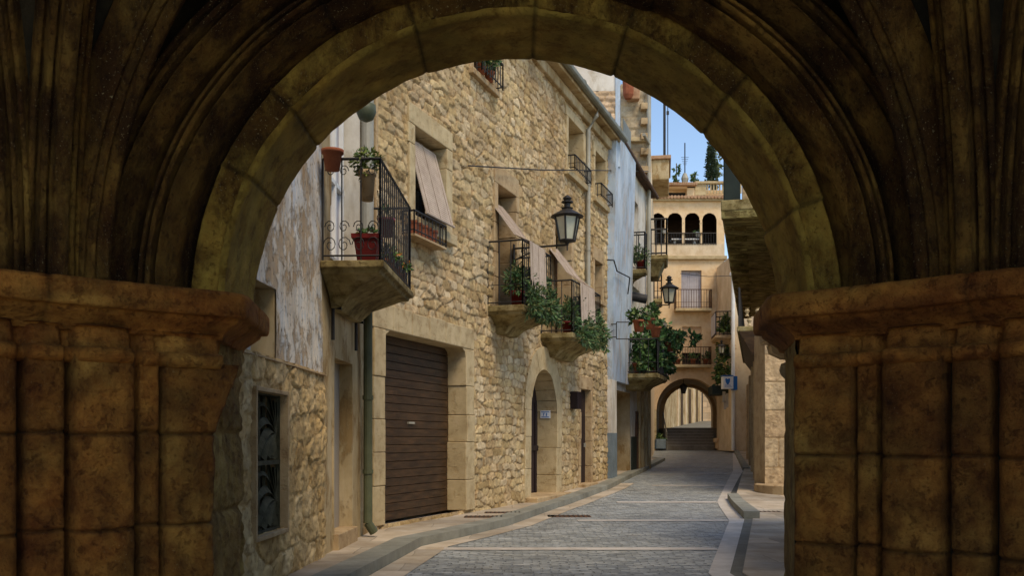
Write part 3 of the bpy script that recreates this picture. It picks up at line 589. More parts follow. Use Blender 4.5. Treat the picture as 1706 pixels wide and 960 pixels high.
# piers: splayed face with clustered shafts
def pier(sd_):
    O = np.array([-1.60 if sd_ < 0 else 1.56, 5.31]); U = np.array([sd_*.765, -.645]); Nn = np.array([-sd_*.645, -.765]); fr = Frame(O, U, Nn)
    plan = [(.0, .335, .05, 2.2), (.345, .465, .02, 2.0), (.485, .80, .10, 2.6), (.82, 1.02, .06, 2.2), (1.04, 1.40, .12, 2.6)]
    zt = .40
    def prot(s, extra=0):
        h = np.full_like(s, -.10)
        for a, b, p, e in plan:
            c = (a+b)/2; w_ = (b-a)/2; x = np.clip(np.abs((s-c)/w_), 0, 1); k = np.abs((s-c)) < w_; h = np.where(k, p*np.power(1-x**4, .5)*1.0+.0, h)
        return h
    crs = [-1.17, -.93, -.45, .035, zt] if sd_ < 0 else [-1.17, -.56, -.08, zt]
    for i, (a, b, p, e) in enumerate(plan):
        s = np.linspace(a, b, max(14, int((b-a)/.011))); z = np.linspace(-1.17, zt+.02, 190); S, Z = np.meshgrid(s, z, indexing='ij')
        h = prot(np.clip(S, a+.0008, b-.0008)); 
        gr = sum(np.exp(-((Z-(c+.012*fbm(S*5, S*0+i, 9)+.01*(i % 2)))/.009)**2) for c in crs[1:-1])
        rgh = .06 if (i == 0 and sd_ < 0) else .030
        h = h-.03*gr+rgh*fbm(S*6, Z*6, 40+i+sd_, 5)+.016*fbm(S*22, Z*22, 44+i, 4)-.05*np.clip(fbm(S*13+i, Z*13, 47+i, 4)-.12, 0, 1)
        inset = np.where((S-a < 1e-6) | (b-S < 1e-6), -.1, 0)
        blk = np.searchsorted(np.array(crs[1:-1]), Z[0])[None, :]+0*S.astype(int); tb = np.random.default_rng(60+i+sd_).uniform(.72, 1.12, 12)[blk][..., None]
        edge_ = np.clip(np.minimum(S-a, b-S)/.03, 0, 1)[..., None]
        c = colr(S+3*i, Z, PALP, 50+i+sd_, 2.2)*(1-.55*gr[..., None])*tb*(.8+.2*edge_)
        P = fr.P(S, Z, h+inset)
        if i == 0 and sd_ < 0:     # broken corner block: flares towards the street above, eaten away below
            fl = np.interp(Z, [-1.2, -.05, .1, .40], [0.07, .05, .02, -.10]); w0 = np.clip(1-(S-a)/(b-a), 0, 1)**1.5
            sh = fl*w0+.05*fbm(Z*6, S*3, 77)*w0
            P[..., 0] += U[0]*sh; P[..., 1] += U[1]*sh
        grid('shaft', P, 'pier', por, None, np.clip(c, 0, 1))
    # capital rolls, frieze and cornice follow the same plan
    path_s = np.linspace(-.03, 1.45, 200)
    cap = [(-.03, zt-.01), (.012, zt-.005), (.035, zt+.012), (.045, zt+.035), (.035, zt+.06), (.01, zt+.07), (-.03, zt+.075), (-.035, zt+.19), (0, .58)]
    hp = prot(path_s); hp2 = np.convolve(np.pad(hp, 3, 'edge'), np.ones(7)/7, 'valid')
    P = []; 
    for e, z in cap: P.append(fr.P(path_s, z+0*path_s+.012*fbm(path_s*6, path_s*0+z*9, 4), hp2*(1 if z < zt+.08 else .5)+e+.012*fbm(path_s*9, path_s*0+z*20, 61+sd_)))
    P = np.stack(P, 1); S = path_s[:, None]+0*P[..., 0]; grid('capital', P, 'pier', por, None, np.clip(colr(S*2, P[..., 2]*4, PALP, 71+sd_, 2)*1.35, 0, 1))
    # cornice: along the splay, mitred, then along the reveal
    pts = [O+U*1.55, O, np.array([sd_*1.70, 6.12])]; path = []
    for k, (p, q) in enumerate(zip(pts, pts[1:])):
        L_ = np.linalg.norm(q-p); m_ = int(L_/.02)
        d = (q-p)/L_; n_ = np.array([-d[1], d[0]])
        if n_ @ np.array([-sd_, -.3]) < 0: n_ = -n_
        for i in range(m_+1): path.append((p+d*L_*i/m_, n_))
    # smooth mitre
    prof = [(.0, .555), (.045, .56), (.055, .585), (.15, .652), (.155, .668), (.195, .672), (.205, .69), (.205, .785), (.19, .805), (.0, .81), (-.3, .81)]
    Pp = np.array([p for p, _ in path]); Nv = np.array([n for _, n in path]); ker = 5
    Nv2 = np.stack([np.convolve(np.pad(Nv[:, i], ker, 'edge'), np.ones(2*ker+1)/(2*ker+1), 'valid') for i in (0, 1)], 1); Nv2 /= np.linalg.norm(Nv2, axis=1)[:, None]
    arc = np.r_[0, np.cumsum(np.linalg.norm(np.diff(Pp, axis=0), axis=1))]
    rows = []
    fine = []
    for (e0, z0_), (e1, z1_) in zip(prof, prof[1:]):
        k = max(1, int(math.hypot(e1-e0, z1_-z0_)/.02))
        for i in range(k): fine.append((e0+(e1-e0)*i/k, z0_+(z1_-z0_)*i/k))
    fine.append(prof[-1])
    jt = sum(np.exp(-((arc-c)/.008)**2) for c in (.62, 1.18, 1.9))
    for e, z in fine:
        nz = .028*fbm(arc*2.2, arc*0+z*1.5, 81+sd_, 5)*(1 if e > .03 else 0)+.012*fbm(arc*18, arc*0+z*20, 83, 3)
        q = Pp+Nv2*((e+nz-.02*jt-.05)[:, None]); rows.append(np.stack([q[:, 0], q[:, 1], z+nz*.5], -1))
    P = np.stack(rows, 1); S = arc[:, None]+0*P[..., 0]; grid('cornice', P, 'pier', por, None, np.clip(colr(S, P[..., 2]*3, PALP, 91+sd_, 1.6)*1.4*(1-.5*jt[:, None, None]), 0, 1))
    if sd_ > 0: MB().lathe((1.725, 5.98, zt-.02), [(.02, 0), (.05, .03), (.06, .06), (.05, .10), (.02, .11)], 14).build('capital_end', 'dressed', por, smooth=True)
    # pier body behind the shafts and the reveal facing the opening
    a, b = O-Nn*.06, O+U*1.6-Nn*.06
    body = [(a[0]+(.03 if sd_ > 0 else -.10), a[1]), (b[0], b[1]), (b[0]+sd_*.3, 6.0), (sd_*(1.84 if sd_ < 0 else 1.725), 6.0)]
    if sd_ > 0: body.reverse()
    mb = MB(); i = 0; mb.v = [(x, y, -1.3) for x, y in body]+[(x, y, .79) for x, y in body]; mb.f = [(3, 2, 1, 0), (4, 5, 6, 7)]+[(k, (k+1) % 4, 4+(k+1) % 4, 4+k) for k in range(4)]
    mb.build('core', 'vault', por)
    q0 = np.array([-1.70 if sd_ < 0 else 1.575, 5.33]); q1 = np.array([-1.72 if sd_ < 0 else 1.715, 6.03]); L_ = np.linalg.norm(q1-q0); d = (q1-q0)/L_
    fr2 = Frame(q0, d, (-sd_*d[1], sd_*d[0]))
    masonry('reveal', fr2, 0, L_, -1.25, .6, .018, (.35, .5), (.5, .8), 95+sd_, .03 if sd_ < 0 else .008, .05 if sd_ < 0 else .008, [(.30, .21, .08), (.42, .31, .13), (.36, .27, .11)], 'pier', por, edge=.03, rag=.03)
for s_ in (-1, 1): pier(s_)

# ================================================================== L1: white / ochre house on the left
L1 = left(-1.916, 9.7, .039); uA0 = -4.2; uC = L1.u(537); uE = L1.u(621)+.02
h1 = thing('plastered_house', 'old house with peeling blue white plaster over a rough stone base, nearest on the left', 'house', L1.p(0, -1.17))
door1 = (L1.u(553), L1.u(600), L1.z(553, 424), 5.2)
nicheU = (L1.u(425), L1.u(458), L1.z(458, 613), L1.z(425, 464)); nicheU = (nicheU[0]-.1, nicheU[1], .66, nicheU[3])
gr_ = (L1.u(414), L1.u(466), L1.z(414, 897), L1.z(414, 651))
dn = (L1.u(558), L1.u(588), -1.02, L1.z(558, 596))
holesheet('plaster_wall', L1, uA0, uC, .66, 7.2, [nicheU], 'plaster_blue', h1, amp=.03, seed=5)
holesheet('rendered_wall', L1, uC, uE, -1.25, 7.2, [door1, dn], 'plaster_yellow', h1, amp=.02, seed=8, n=-.012)
masonry('stone_base', L1, uA0, uC, -1.3, .685, .016, (.26, .42), (.3, .62), 101, .022, .05, PAL_R, 'rubble', h1, [gr_], edge=.018, rag=.07, n=.012, cell=(.30, .24))
mb = MB(); mb.box(L1, uA0, uC, .655, .668, -.05, .05).box(L1, uC-.02, uC, -1.2, .66, -.05, .02); mb.build('plaster_edge', 'dressed', h1)
mb = MB().box(L1, uA0, uE, -1.3, 7.2, -4, -.42); mb.build('house_body', 'plaster_yellow', h1)
def recess(root, fr, r, d, m, name='recess'):
    a, b, c, e = r; mb = MB(); t = .04
    mb.box(fr, a-t, a, c-t, e+t, -d-.05, -.006).box(fr, b, b+t, c-t, e+t, -d-.05, -.006).box(fr, a, b, e, e+t, -d-.05, -.006).box(fr, a, b, c-t, c, -d-.05, -.006)
    return mb.build(name, m, root)
recess(h1, L1, nicheU, .3, 'plaster_yellow', 'niche'); panel(h1, L1, *nicheU, -.3, 'greenish', 'niche_back')
recess(h1, L1, dn, .16, 'plaster_yellow', 'door_recess'); panel(h1, L1, *dn, -.16, mat('taupe_door_paint', [(.30, .26, .20), (.36, .31, .24)], 1.5, bump=.05, grime=.3, stretch=(1, 1, .3)), 'door')
MB().box(L1, dn[0]-.04, dn[1]+.04, -1.25, -1.0, -.2, .05).build('doorstep', 'dressed', h1, bevel=.01)
recess(h1, L1, door1, .22, 'plaster_white', 'balcony_doorway')
dd = panel(h1, L1, door1[0], door1[1], door1[2], door1[3], -.24, 'shutter_grey', 'balcony_door')
mb = MB()
for k in (.0, .34, .67, .93): a = door1[0]+(door1[1]-door1[0])*k; mb.box(L1, a, a+.07, door1[2], door1[3], -.24, -.19)
mb.box(L1, door1[0], door1[1], door1[2], door1[2]+.12, -.24, -.19); mb.box(L1, door1[0], door1[1], door1[2]+1.0, door1[2]+1.06, -.24, -.19); mb.build('frame', 'whitepaint', dd, bevel=.005)
# fan-pattern window grille
recess(h1, L1, gr_, .14, 'dressed', 'window_recess'); wg = panel(h1, L1, *gr_, -.14, 'dark', 'cellar_window')
mb = MB(); a, b, c, e = gr_; zm = (c+e)/2
for u_ in (a, b): mb.box(L1, u_-.012, u_+.012, c, e, -.03, .0)
for z_ in (c, zm, e): mb.box(L1, a, b, z_-.014, z_+.014, -.032, .002)
for k in range(1, 6): u_ = a+(b-a)*k/6; mb.box(L1, u_-.006, u_+.006, c, e, -.06, -.045)
for zb, zt_ in ((c, zm), (zm, e)):
    H = zt_-zb; cu_, cz_ = b-.10*(b-a), zb+.42*H
    for k in range(17):
        a0_ = math.radians(-95+k*21.2); prev = None
        for q in range(11):
            t = q/10; Lr = 1.25*H*t; aa = a0_+t*.85; uu_, zz_ = cu_+Lr*math.cos(aa)*.8, cz_+Lr*math.sin(aa)
            if not (a+.01 < uu_ < b-.005 and zb+.01 < zz_ < zt_-.01): break
            wd = .006+.055*math.sin(math.pi*min(1, t*1.2))*(1 if 60 < math.degrees(a0_) % 360 < 300 else .6)
            nx, nz_ = -math.sin(aa), math.cos(aa); cl = lambda v, lo, hi: min(max(v, lo), hi)
            cur = [L1.p(cl(uu_+nx*wd/2, a, b), cl(zz_+nz_*wd/2, zb, zt_), -.010), L1.p(cl(uu_-nx*wd/2, a, b), cl(zz_-nz_*wd/2, zb, zt_), -.045)]
            if prev: mb.quad(prev[0], cur[0], cur[1], prev[1])
            prev = cur
M['grille'] = mat('grey_green_grille_steel', [(.035, .035, .022), (.10, .095, .062)], 9, rough=.8, bump=.3, grime=0, metal=0, spec=.08)
go = mb.build('grille', 'grille', wg)
fr_b = MB(); t_ = .035
for bx in ((a-t_, a, c-t_, e+t_), (b, b+t_, c-t_, e+t_), (a, b, e, e+t_), (a, b, c-t_, c)): fr_b.box(L1, *bx, -.12, .075)
fr_b.build('window_trim', 'dressed', h1, bevel=.006)
sm = go.modifiers.new('thick', 'SOLIDIFY'); sm.thickness = .006
# balcony 1
nB = .62; b1u0 = L1.u(533); b1u1 = L1.u(686, nB); b1z = L1.z(631, 428, nB)
bal = slab(h1, L1, b1u0, b1u1, b1z, nB+.02, th=.07, drop=.36, name='balcony', ins=.6)
railing(bal, L1, b1u0+.03, b1u1-.02, nB-.02, b1z, L1.z(636, 263, nB), pitch=.125, side=.17, r=.008, scroll=True, mid=False)
for u_ in (b1u0+.45, b1u1-.45): MB().tube([L1.p(u_, b1z-.75, .03), L1.p(u_, b1z-.42, .03), L1.p(u_, b1z-.42, .12)], .02, 6).build('strut', 'iron', bal)
# downpipe 1
mb = MB(); up_ = L1.u(613, .09); mb.tube([L1.p(up_, -1.0, .09), L1.p(up_, 1.95, .09)], .055, 12)
MB().tube([L1.p(up_, 1.95, .085), L1.p(up_, 6.9, .085)], .075, 12).build('upper_downpipe', M['pipegrey'], h1)
for z_ in (-.4, .5, 1.62): mb.tube([L1.p(up_, z_, .09), L1.p(up_, z_+.05, .09)], .066, 12)
mb.tube([L1.p(up_, -1.0, .09), L1.p(up_+.03, -1.12, .16)], .055, 10)
mb.build('downpipe', 'pipegreen', h1, smooth=False)

# ================================================================== L2: rubble stone house
L2 = left(-1.80, 12.6, .36); u1e = L2.u(1013); ZT = 7.62
h2 = thing('stone_house', 'long rubble stone house with brown garage door, arched doorway and two plant filled balconies', 'house', L2.p(4, -1.17))
gar = (L2.u(636), L2.u(772), -1.12, L2.z(636, 549))
W1 = (L2.u(687), L2.u(741), L2.z(687, 362), L2.z(687, 209))
b2z = L2.z(870, 507, .65); b3z = L2.z(950, 553, .65)
W2 = (L2.u(826), L2.u(856), b2z, L2.z(826, 306))
W3 = (L2.u(922), L2.u(950), b3z, L2.z(922, 374))
W4 = (L2.u(988), L2.u(1001), L2.z(988, 497), L2.z(988, 432))
U0 = (L2.u(786), L2.u(817), L2.z(817, 148), 7.2)
U1 = (L2.u(944), L2.u(969), L2.z(944, 283), L2.z(944, 194))
U2 = (L2.u(989), L2.u(1006), L2.z(989, 328), L2.z(989, 250))
D2 = (L2.u(965), L2.u(982), -1.0, L2.z(965, 648))
A1 = (L2.u(881), L2.u(924)); A1w = (A1[1]-A1[0])/2; A1c = sum(A1)/2; A1top = L2.z(905, 616); A1s = A1top-A1w
S = []
S.append(surround(h2, L2, *gar, wj=.34, hl=.34, depth=.34, proud=.06, lintel_blocks=6, m='dressed_pale', hb=.6, name='garage_surround'))
S.append(surround(h2, L2, *W1, wj=.2, hl=.30, depth=.38, lintel_blocks=2, sill=.16, m='dressed_pale', name='window_surround', hb=.9))
S.append(surround(h2, L2, *W2, wj=.16, hl=.34, depth=.35, m='dressed', name='window_surround'))
S.append(surround(h2, L2, *W3, wj=.16, hl=.30, depth=.35, m='dressed', name='window_surround'))
S.append(surround(h2, L2, *W4, wj=.14, hl=.34, depth=.35, m='dressed', sill=.1, name='window_surround'))
S.append(surround(h2, L2, *U0, wj=.15, hl=.3, depth=.3, m='dressed', sill=.1, name='window_surround'))
S.append(surround(h2, L2, *U1, wj=.17, hl=.22, depth=.4, m='dressed_pale', sill=.14, name='window_surround'))
S.append(surround(h2, L2, *U2, wj=.16, hl=.22, depth=.4, m='dressed_pale', sill=.14, name='window_surround'))
S.append(surround(h2, L2, *D2, wj=.13, hl=.3, depth=.25, m='dressed', name='door_surround'))
# arched doorway
wr_ = .36; mb = MB()
blocks_v(mb, L2, A1[0]-wr_, A1[0], -1.1, A1s, -.4, .055, .5); blocks_v(mb, L2, A1[1], A1[1]+wr_, -1.1, A1s, -.4, .055, .5)
for i in range(11):
    t0, t1 = math.pi*i/11, math.pi*(i+1)/11-.012; pl = []
    rr = wr_+.08*math.sin((t0+t1)/2)
    for t in np.linspace(t0, t1, 5): pl.append((A1c+A1w*math.cos(t), A1s+A1w*math.sin(t)))
    for t in np.linspace(t1, t0, 5): pl.append((A1c+(A1w+rr)*math.cos(t), A1s+(A1w+rr)*math.sin(t)))
    mb.prism(L2, pl, -.4, .055+random.uniform(-.006, .006))
mb.build('arch_surround', 'dressed_pale', h2, bevel=.01)
pl = [(A1[0]-.02, -1.15), (A1[1]+.02, -1.15)]+[(A1c+(A1w+.02)*math.cos(t), A1s+(A1w+.02)*math.sin(t)) for t in np.linspace(0, math.pi, 16)]
ad_ = MB().prism(L2, pl, -.46, -.38).build('arched_door', 'darkdoor', h2)
mb = MB()
for k in (.1, .5, .9):
    u_ = A1[0]+(A1[1]-A1[0])*k; mb.box(L2, u_-.03, u_+.03, -1.1, A1s+.2, -.38, -.35)
mb.box(L2, A1[0], A1[1], -.2, -.1, -.38, -.352); mb.build('panel_frame', 'darkdoor', ad_, bevel=.005)
MB().box(L2, A1[0]-.3, A1[1]+.3, -1.25, -1.08, -.5, .28).build('doorstep', 'dressed', h2, bevel=.02)
MB().box(L2, D2[0]-.15, D2[1]+.15, -1.2, -.98, -.3, .18).build('doorstep', 'dressed', h2, bevel=.02)
# number plate on the jamb, mail box
np_ = MB(); fj = Frame(L2.p(A1[1], 0, -.2)[:2], -L2.N, -L2.U); 
np_.box(fj, -.11, .11, L2.z(918, 697), L2.z(918, 684), .004, .018); pz = (L2.z(918, 697)+L2.z(918, 684))/2
tg = np_.build('number_plate', 'signwhite', h2, bevel=.004)
mb = MB(); mb.box(fj, -.085, .085, pz-.06, pz-.045, .018, .022); mb.box(fj, -.085, .085, pz+.045, pz+.06, .018, .022)
mb.box(fj, -.04, -.02, pz-.03, pz+.03, .018, .023); mb.box(fj, .01, .045, pz+.018, pz+.03, .018, .023); mb.box(fj, .03, .045, pz-.03, pz+.018, .018, .023)
mb.build('numeral', 'bluepaint', tg)
mbx = MB(); um = L2.u(962, .15); mbx.box(L2, um-.14, um+.14, L2.z(962, 682, .15), L2.z(962, 653, .15), .02, .2).build('mailbox', 'darkdoor', h2, bevel=.01)
def holeA(UC, ZC):
    return ((np.abs(UC-A1c) < A1w+wr_*.6) & (ZC < A1s)) | (np.hypot(UC-A1c, ZC-A1s) < A1w+wr_*.6)
masonry('rubble_wall', L2, .0, u1e, -1.35, ZT, .018, (.13, .34), (.16, .58), 202, .028, .022, PAL_H, 'rubble', h2, S+[holeA], edge=.013, rag=.11, tilt=.75, cell=(.285, .138), mortar=(.66, .58, .50))
mb = MB().box(L2, .02, u1e-.02, -1.3, ZT, -6, -.5); mb.build('house_body', 'dressed', h2)
MB().box(L2, -.02, .05, 2.2, ZT, -1.0, .03).build('corner_stone', 'dressed', h2, bevel=.01)
# garage door
gd = panel(h2, L2, gar[0]-.01, gar[1]+.01, gar[2], gar[3], -.27, 'brownwood', 'garage_door', planks=22)
c_ = .16
for (uu_, s_) in ((gar[0], 1), (gar[1], -1)):
    MB().prism(L2, [(uu_, gar[3]-c_), (uu_+s_*c_*.25, gar[3]-c_*.35), (uu_+s_*c_, gar[3]+.002), (uu_, gar[3]+.002)][::s_], -.33, .045).build('lintel_haunch', 'dressed_pale', h2)
gm = (gar[0]+gar[1])/2; MB().box(L2, gm-.1, gm+.1, .25, .28, -.27, -.235).build('handle', 'pipegrey', gd)
nd_ = panel(h2, L2, *D2, -.10, 'darkdoor', 'door'); MB().box(L2, D2[1]-.14, D2[1]-.10, -.15, -.05, -.10, -.06).build('handle', 'pipegrey', nd_)
# windows and shutters
def dwin(r, dep, nm='window', m='glass', blind=None):
    w_ = panel(h2, L2, *r, -dep, m, nm); mb = MB(); a, b, c, e = r; k = (b-a)
    for u_ in (a, a+k*.47, b-.06): mb.box(L2, u_, u_+.06, c, e, -dep, -dep+.04)
    for z_ in (c, e-.07, (c+e)/2): mb.box(L2, a, b, z_, z_+.06, -dep, -dep+.042)
    mb.build('frame', 'brownwood', w_); return w_
for r, dep in ((W1, .36), (W2, .33), (W3, .33), (W4, .3), (U0, .28)): dwin(r, dep)
for r in (U1, U2):
    w_ = panel(h2, L2, *r, -.36, 'cloth', 'shutter', planks=8); 
def blind_sheet(pts, u0, u1, name, root, m='blind', th=.012, slat=.035):
    """a slatted blind that follows pts [(n,z),...] between u0 and u1"""
    P = []; 
    for (n0, z0_), (n1, z1_) in zip(pts, pts[1:]):
        k = max(1, int(math.hypot(n1-n0, z1_-z0_)/slat))
        for i in range(k): P.append((n0+(n1-n0)*i/k, z0_+(z1_-z0_)*i/k))
    P.append(pts[-1]); mb = MB()
    for (n0, z0_), (n1, z1_) in zip(P, P[1:]):
        mb.hexa([L2.p(u0, z0_, n0), L2.p(u1, z0_, n0), L2.p(u1, z0_, n0-th), L2.p(u0, z0_, n0-th), L2.p(u0, z1_, n1+th*.5), L2.p(u1, z1_, n1+th*.5), L2.p(u1, z1_, n1-th*.5), L2.p(u0, z1_, n1-th*.5)])
    for t in (.1, .5, .9):
        u_ = u0+(u1-u0)*t
        for (n0, z0_), (n1, z1_) in zip(pts, pts[1:]): mb.tube([L2.p(u_, z0_, n0+.012), L2.p(u_, z1_, n1+.012)], .005, 4)
    n0, z0_ = pts[-1]; mb.tube([L2.p(u0-.02, z0_, n0), L2.p(u1+.02, z0_, n0)], .018, 6)
    return mb.build(name, m, root)
zb1 = L2.z(690, 347, .18)
tag(blind_sheet([(-.2, W1[3]-.05), (-.1, W1[3]-.12), (.2, zb1+.02)], W1[0]+.05, W1[1]-.12, 'window_blind', None), 'slatted reed blind slanting out from the window above the garage', 'blind')
rail2z = L2.z(867, 397, .65); rail3z = L2.z(943, 461, .65)
tag(blind_sheet([(-.12, L2.z(826, 330)), (.12, L2.z(826, 330)-.30), (.40, (L2.z(826, 330)+rail2z)/2-.26), (.69, rail2z+.03), (.72, L2.z(909, 499, .72))], L2.u(884, .7), L2.u(909, .7), 'window_blind', None), 'slatted blind draped over the railing of the nearer planted balcony', 'blind')
tag(blind_sheet([(-.12, L2.z(922, 405)), (.12, L2.z(922, 405)-.30), (.40, (L2.z(922, 405)+rail3z)/2-.22), (.69, rail3z+.03), (.72, L2.z(991, 556, .72))], L2.u(968, .7), L2.u(991, .7), 'window_blind', None), 'slatted blind draped over the railing of the farther planted balcony', 'blind')
# window basket 1
wb = MB(); z0_, z1_ = L2.z(690, 388, .2), L2.z(690, 350, .2); ua, ub = L2.u(690, .2), L2.u(743, .2)
bk = railing(h2, L2, ua, ub, .2, z0_, z1_, pitch=.12, r=.008, mid=False); bk.name = 'window_basket'
MB().box(L2, ua, ub, z0_-.03, z0_, 0, .21).build('shelf', 'dressed', h2)
for i in range(5):
    uu_ = ua+.15+i*(ub-ua-.3)/4.6; c = L2.p(uu_, z0_+.005, .11)
    pot('terracotta_block', f'terracotta pot in the iron window basket above the garage, {["nearest", "second nearest", "middle", "second farthest", "farthest"][i]} of five', c, .085, .2, 'terracotta', 'terracotta pots in the window basket', square=True)
# balconies 2 and 3
b2u = (L2.u(810), L2.u(917, .65)); b3u = (L2.u(900), L2.u(1000, .65))
s2 = slab(h2, L2, b2u[0], b2u[1], b2z, .67, th=.10, drop=.34, ins=.55); railing(s2, L2, b2u[0]+.02, b2u[1]-.02, .65, b2z, rail2z, .11, .009, side=.2, mid=True)
s3 = slab(h2, L2, b3u[0], b3u[1], b3z, .67, th=.10, drop=.34, ins=.55); railing(s3, L2, b3u[0]+.02, b3u[1]-.02, .65, b3z, rail3z, .11, .009, side=.2, mid=True)
# upper window rails
for (r, xa, xb, ya, yb) in ((U1, 944, 972, 268, 287), (U2, 989, 1008, 316, 334), (U0, 792, 822, 100, 134)):
    if r is U0: za, zb_ = r[2]-.02, r[2]+.42
    else: za, zb_ = r[2]-.02, r[2]+.30
    k_ = railing(h2, L2, r[0]-.05, r[1]+.08, .20, za, zb_, pitch=.12, r=.009, mid=False); k_.name = 'window_rail'
# gutter, eave band and downpipe
MB().box(L2, -.5, u1e+.15, ZT-.02, ZT+.12, -1.2, .30).build('eave', 'plaster_yellow', h2, bevel=.02)
mb = MB().prism(Frame((0, 0), (0, 0), (0, 0)), [], 0, 0) if False else MB()
for a, b, n0, n1, z0_, z1_ in ((0, u1e+.1, 0, .12, ZT-.25, ZT-.02),): mb.box(L2, a, b, z0_, z1_, n0, n1)
mb.build('cornice', 'plaster_yellow', h2, bevel=.03)
mb = MB(); mb.tube([L2.p(-.5, ZT+.13, .36), L2.p(u1e+.35, ZT+.10, .36)], .085, 12)
for k in range(12): u_ = k*1.1; mb.tube([L2.p(u_, ZT+.125, .36), L2.p(u_+.03, ZT+.125, .36)], .095, 12)
mb.build('gutter', 'zinc', h2)
ud = L2.u(980, .1); mb = MB(); mb.tube([L2.p(ud, ZT+.1, .36), L2.p(ud, ZT-.12, .3), L2.p(ud, ZT-.42, .1), L2.p(ud, L2.z(980, 556, .1), .1)], .052, 10)
for z_ in (5.9, 4.4, 3.0): mb.tube([L2.p(ud, z_, .1), L2.p(ud, z_+.04, .1)], .064, 10)
mb.build('downpipe', 'pipegrey', h2, smooth=False)
MB().box(L2, -.5, u1e, ZT+.12, ZT+.5, -6.2, -.4).build('roof', 'tile', h2)

# ================================================================== street lanterns
def lantern(fr, xl, y_arm, n_arm, s, label, u=None, z=None, flip=1):
    if u is None: u, z = fr.uz(xl, y_arm, n_arm)
    t = thing('street_lantern', label, 'street lantern', fr.p(u, z, 0), 'iron wall lanterns along the street'); P = fr.p
    mb = MB(); mb.tube([P(u, z, 0), P(u, z, n_arm+.02)], .016*s/.55, 6); mb.tube([P(u, z-.35*s, .0), P(u, z-.02, n_arm*.5)], .012*s/.55, 6)
    mb.box(fr, u-.04, u+.04, z-.42*s, z+.08, 0, .02)
    pts = []
    for q in range(20):
        an = q/19*2*math.pi*1.3; rd = .10*s*(1-q/19*.8); pts.append(P(u, z-.10*s+rd*math.sin(an), .2+rd*math.cos(an)))
    mb.tube(pts, .008*s/.55, 4); c = Vector(P(u, z, n_arm))
    mb.tube([c+Vector((0, 0, .12*s)), c-Vector((0, 0, .16*s))], .012*s/.55, 6); mb.build('bracket', 'iron', t)
    hexb = c+Vector((0, 0, .10*s)); sg = 6
    r0, r1, hh = .22*s, .36*s, .68*s
    MB().lathe(hexb, [(r0*.9, .01), (r0, .02), (r1*.97, hh), (r1*.9, hh+.005)], sg, .3).build('glass', 'lampglass', t)
    mb = MB()
    for k in range(sg):
        a = .3+2*math.pi*k/sg; mb.tube([hexb+Vector((r0*1.02*math.cos(a), r0*1.02*math.sin(a), .0)), hexb+Vector((r1*1.0*math.cos(a), r1*1.0*math.sin(a), hh))], .014*s/.55+.004, 5)
        a2 = .3+2*math.pi*(k+1)/sg
        for r_, z_ in ((r0, .01), (r1, hh)): mb.tube([hexb+Vector((r_*math.cos(a), r_*math.sin(a), z_)), hexb+Vector((r_*math.cos(a2), r_*math.sin(a2), z_))], .016*s/.55, 5)
    mb.lathe(hexb, [(.02*s, -.12*s), (.07*s, -.04*s), (r0*1.05, 0), (r0*1.05, .02)], sg, .3); mb.build('lamp_frame', 'iron', t)
    MB().lathe(hexb, [(r1*1.28, hh), (r1*1.32, hh+.02*s), (r1*.85, hh+.12*s), (r1*.5, hh+.19*s), (.14*s, hh+.22*s), (.17*s, hh+.26*s), (.09*s, hh+.28*s), (.09*s, hh+.38*s), (.17*s, hh+.41*s), (.17*s, hh+.44*s), (.08*s, hh+.46*s), (.13*s, hh+.53*s), (.11*s, hh+.56*s), (.03*s, hh+.62*s)], 12, .3).build('lamp_cap', 'iron', t)
    return t
lantern(L2, 945, 408, 1.03, .64, 'large black hexagonal lantern on the rubble stone wall between the two planted balconies')

# ================================================================== L3: blue-washed house
L3 = left(2.416, 24.3, .304); u3e = L3.u(1083)
h3 = thing('blue_house', 'tall narrow house with faded light blue corner strip and grey painted skirting', 'house', L3.p(2, -.9))
ZE = L3.z(1040, 262)
g3 = (L3.u(1020), L3.u(1050), -.95, L3.z(1020, 648)); w3a = (L3.u(1049), L3.u(1063), L3.z(1049, 436), L3.z(1049, 322)); w3b = (L3.u(1048), L3.u(1066), L3.z(1048, 606), L3.z(1048, 470))
cs = L3.u(1042)
mb = MB(); lean = .12
mb.hexa([L3.p(-.06, L3.z(1014, 722), -.1), L3.p(g3[0]-.01, L3.z(1014, 722), -.1), L3.p(g3[0]-.01, L3.z(1014, 722), .12), L3.p(-.06, L3.z(1014, 722), .12), L3.p(-.06, g3[3]+.2, -.1), L3.p(g3[0]-.01, g3[3]+.2, -.1), L3.p(g3[0]-.01, g3[3]+.2, .12), L3.p(-.06, g3[3]+.2, .12)])
mb.build('lower_pilaster', 'plaster_white', h3)
MB().box(L3, -.07, g3[0]-.005, -1.1, L3.z(1014, 722), -.1, .13).build('skirting', 'greyblue', h3)
mb = MB(); z0_, z1_ = g3[3]+.2, ZE+.0
mb.hexa([L3.p(-.06, z0_, -.1), L3.p(cs, z0_, -.1), L3.p(cs, z0_, .12), L3.p(-.06, z0_, .12), L3.p(.0, z1_, -.1), L3.p(cs+.3, z1_, -.1), L3.p(cs+.3, z1_, .24), L3.p(-.02, z1_, .24)])
mb.build('corner_strip', 'lightblue', h3)
holesheet('facade', L3, 0, u3e, -1.1, ZE, [g3, w3a, w3b], 'plaster_white', h3, seed=14)
MB().box(L3, .02, u3e, -1.1, ZE, -5, -1.3).build('house_body', 'plaster_yellow', h3)
mb = MB(); a, b, c, e = g3; mb.box(L3, b, b+.05, c, e, -1.2, -.01).box(L3, a-.05, a, c, e, -1.2, -.01).box(L3, a, b, e, e+.05, -1.2, -.01).box(L3, a, b, c, e, -1.25, -1.2); mb.build('porch_recess', 'plaster_yellow', h3)
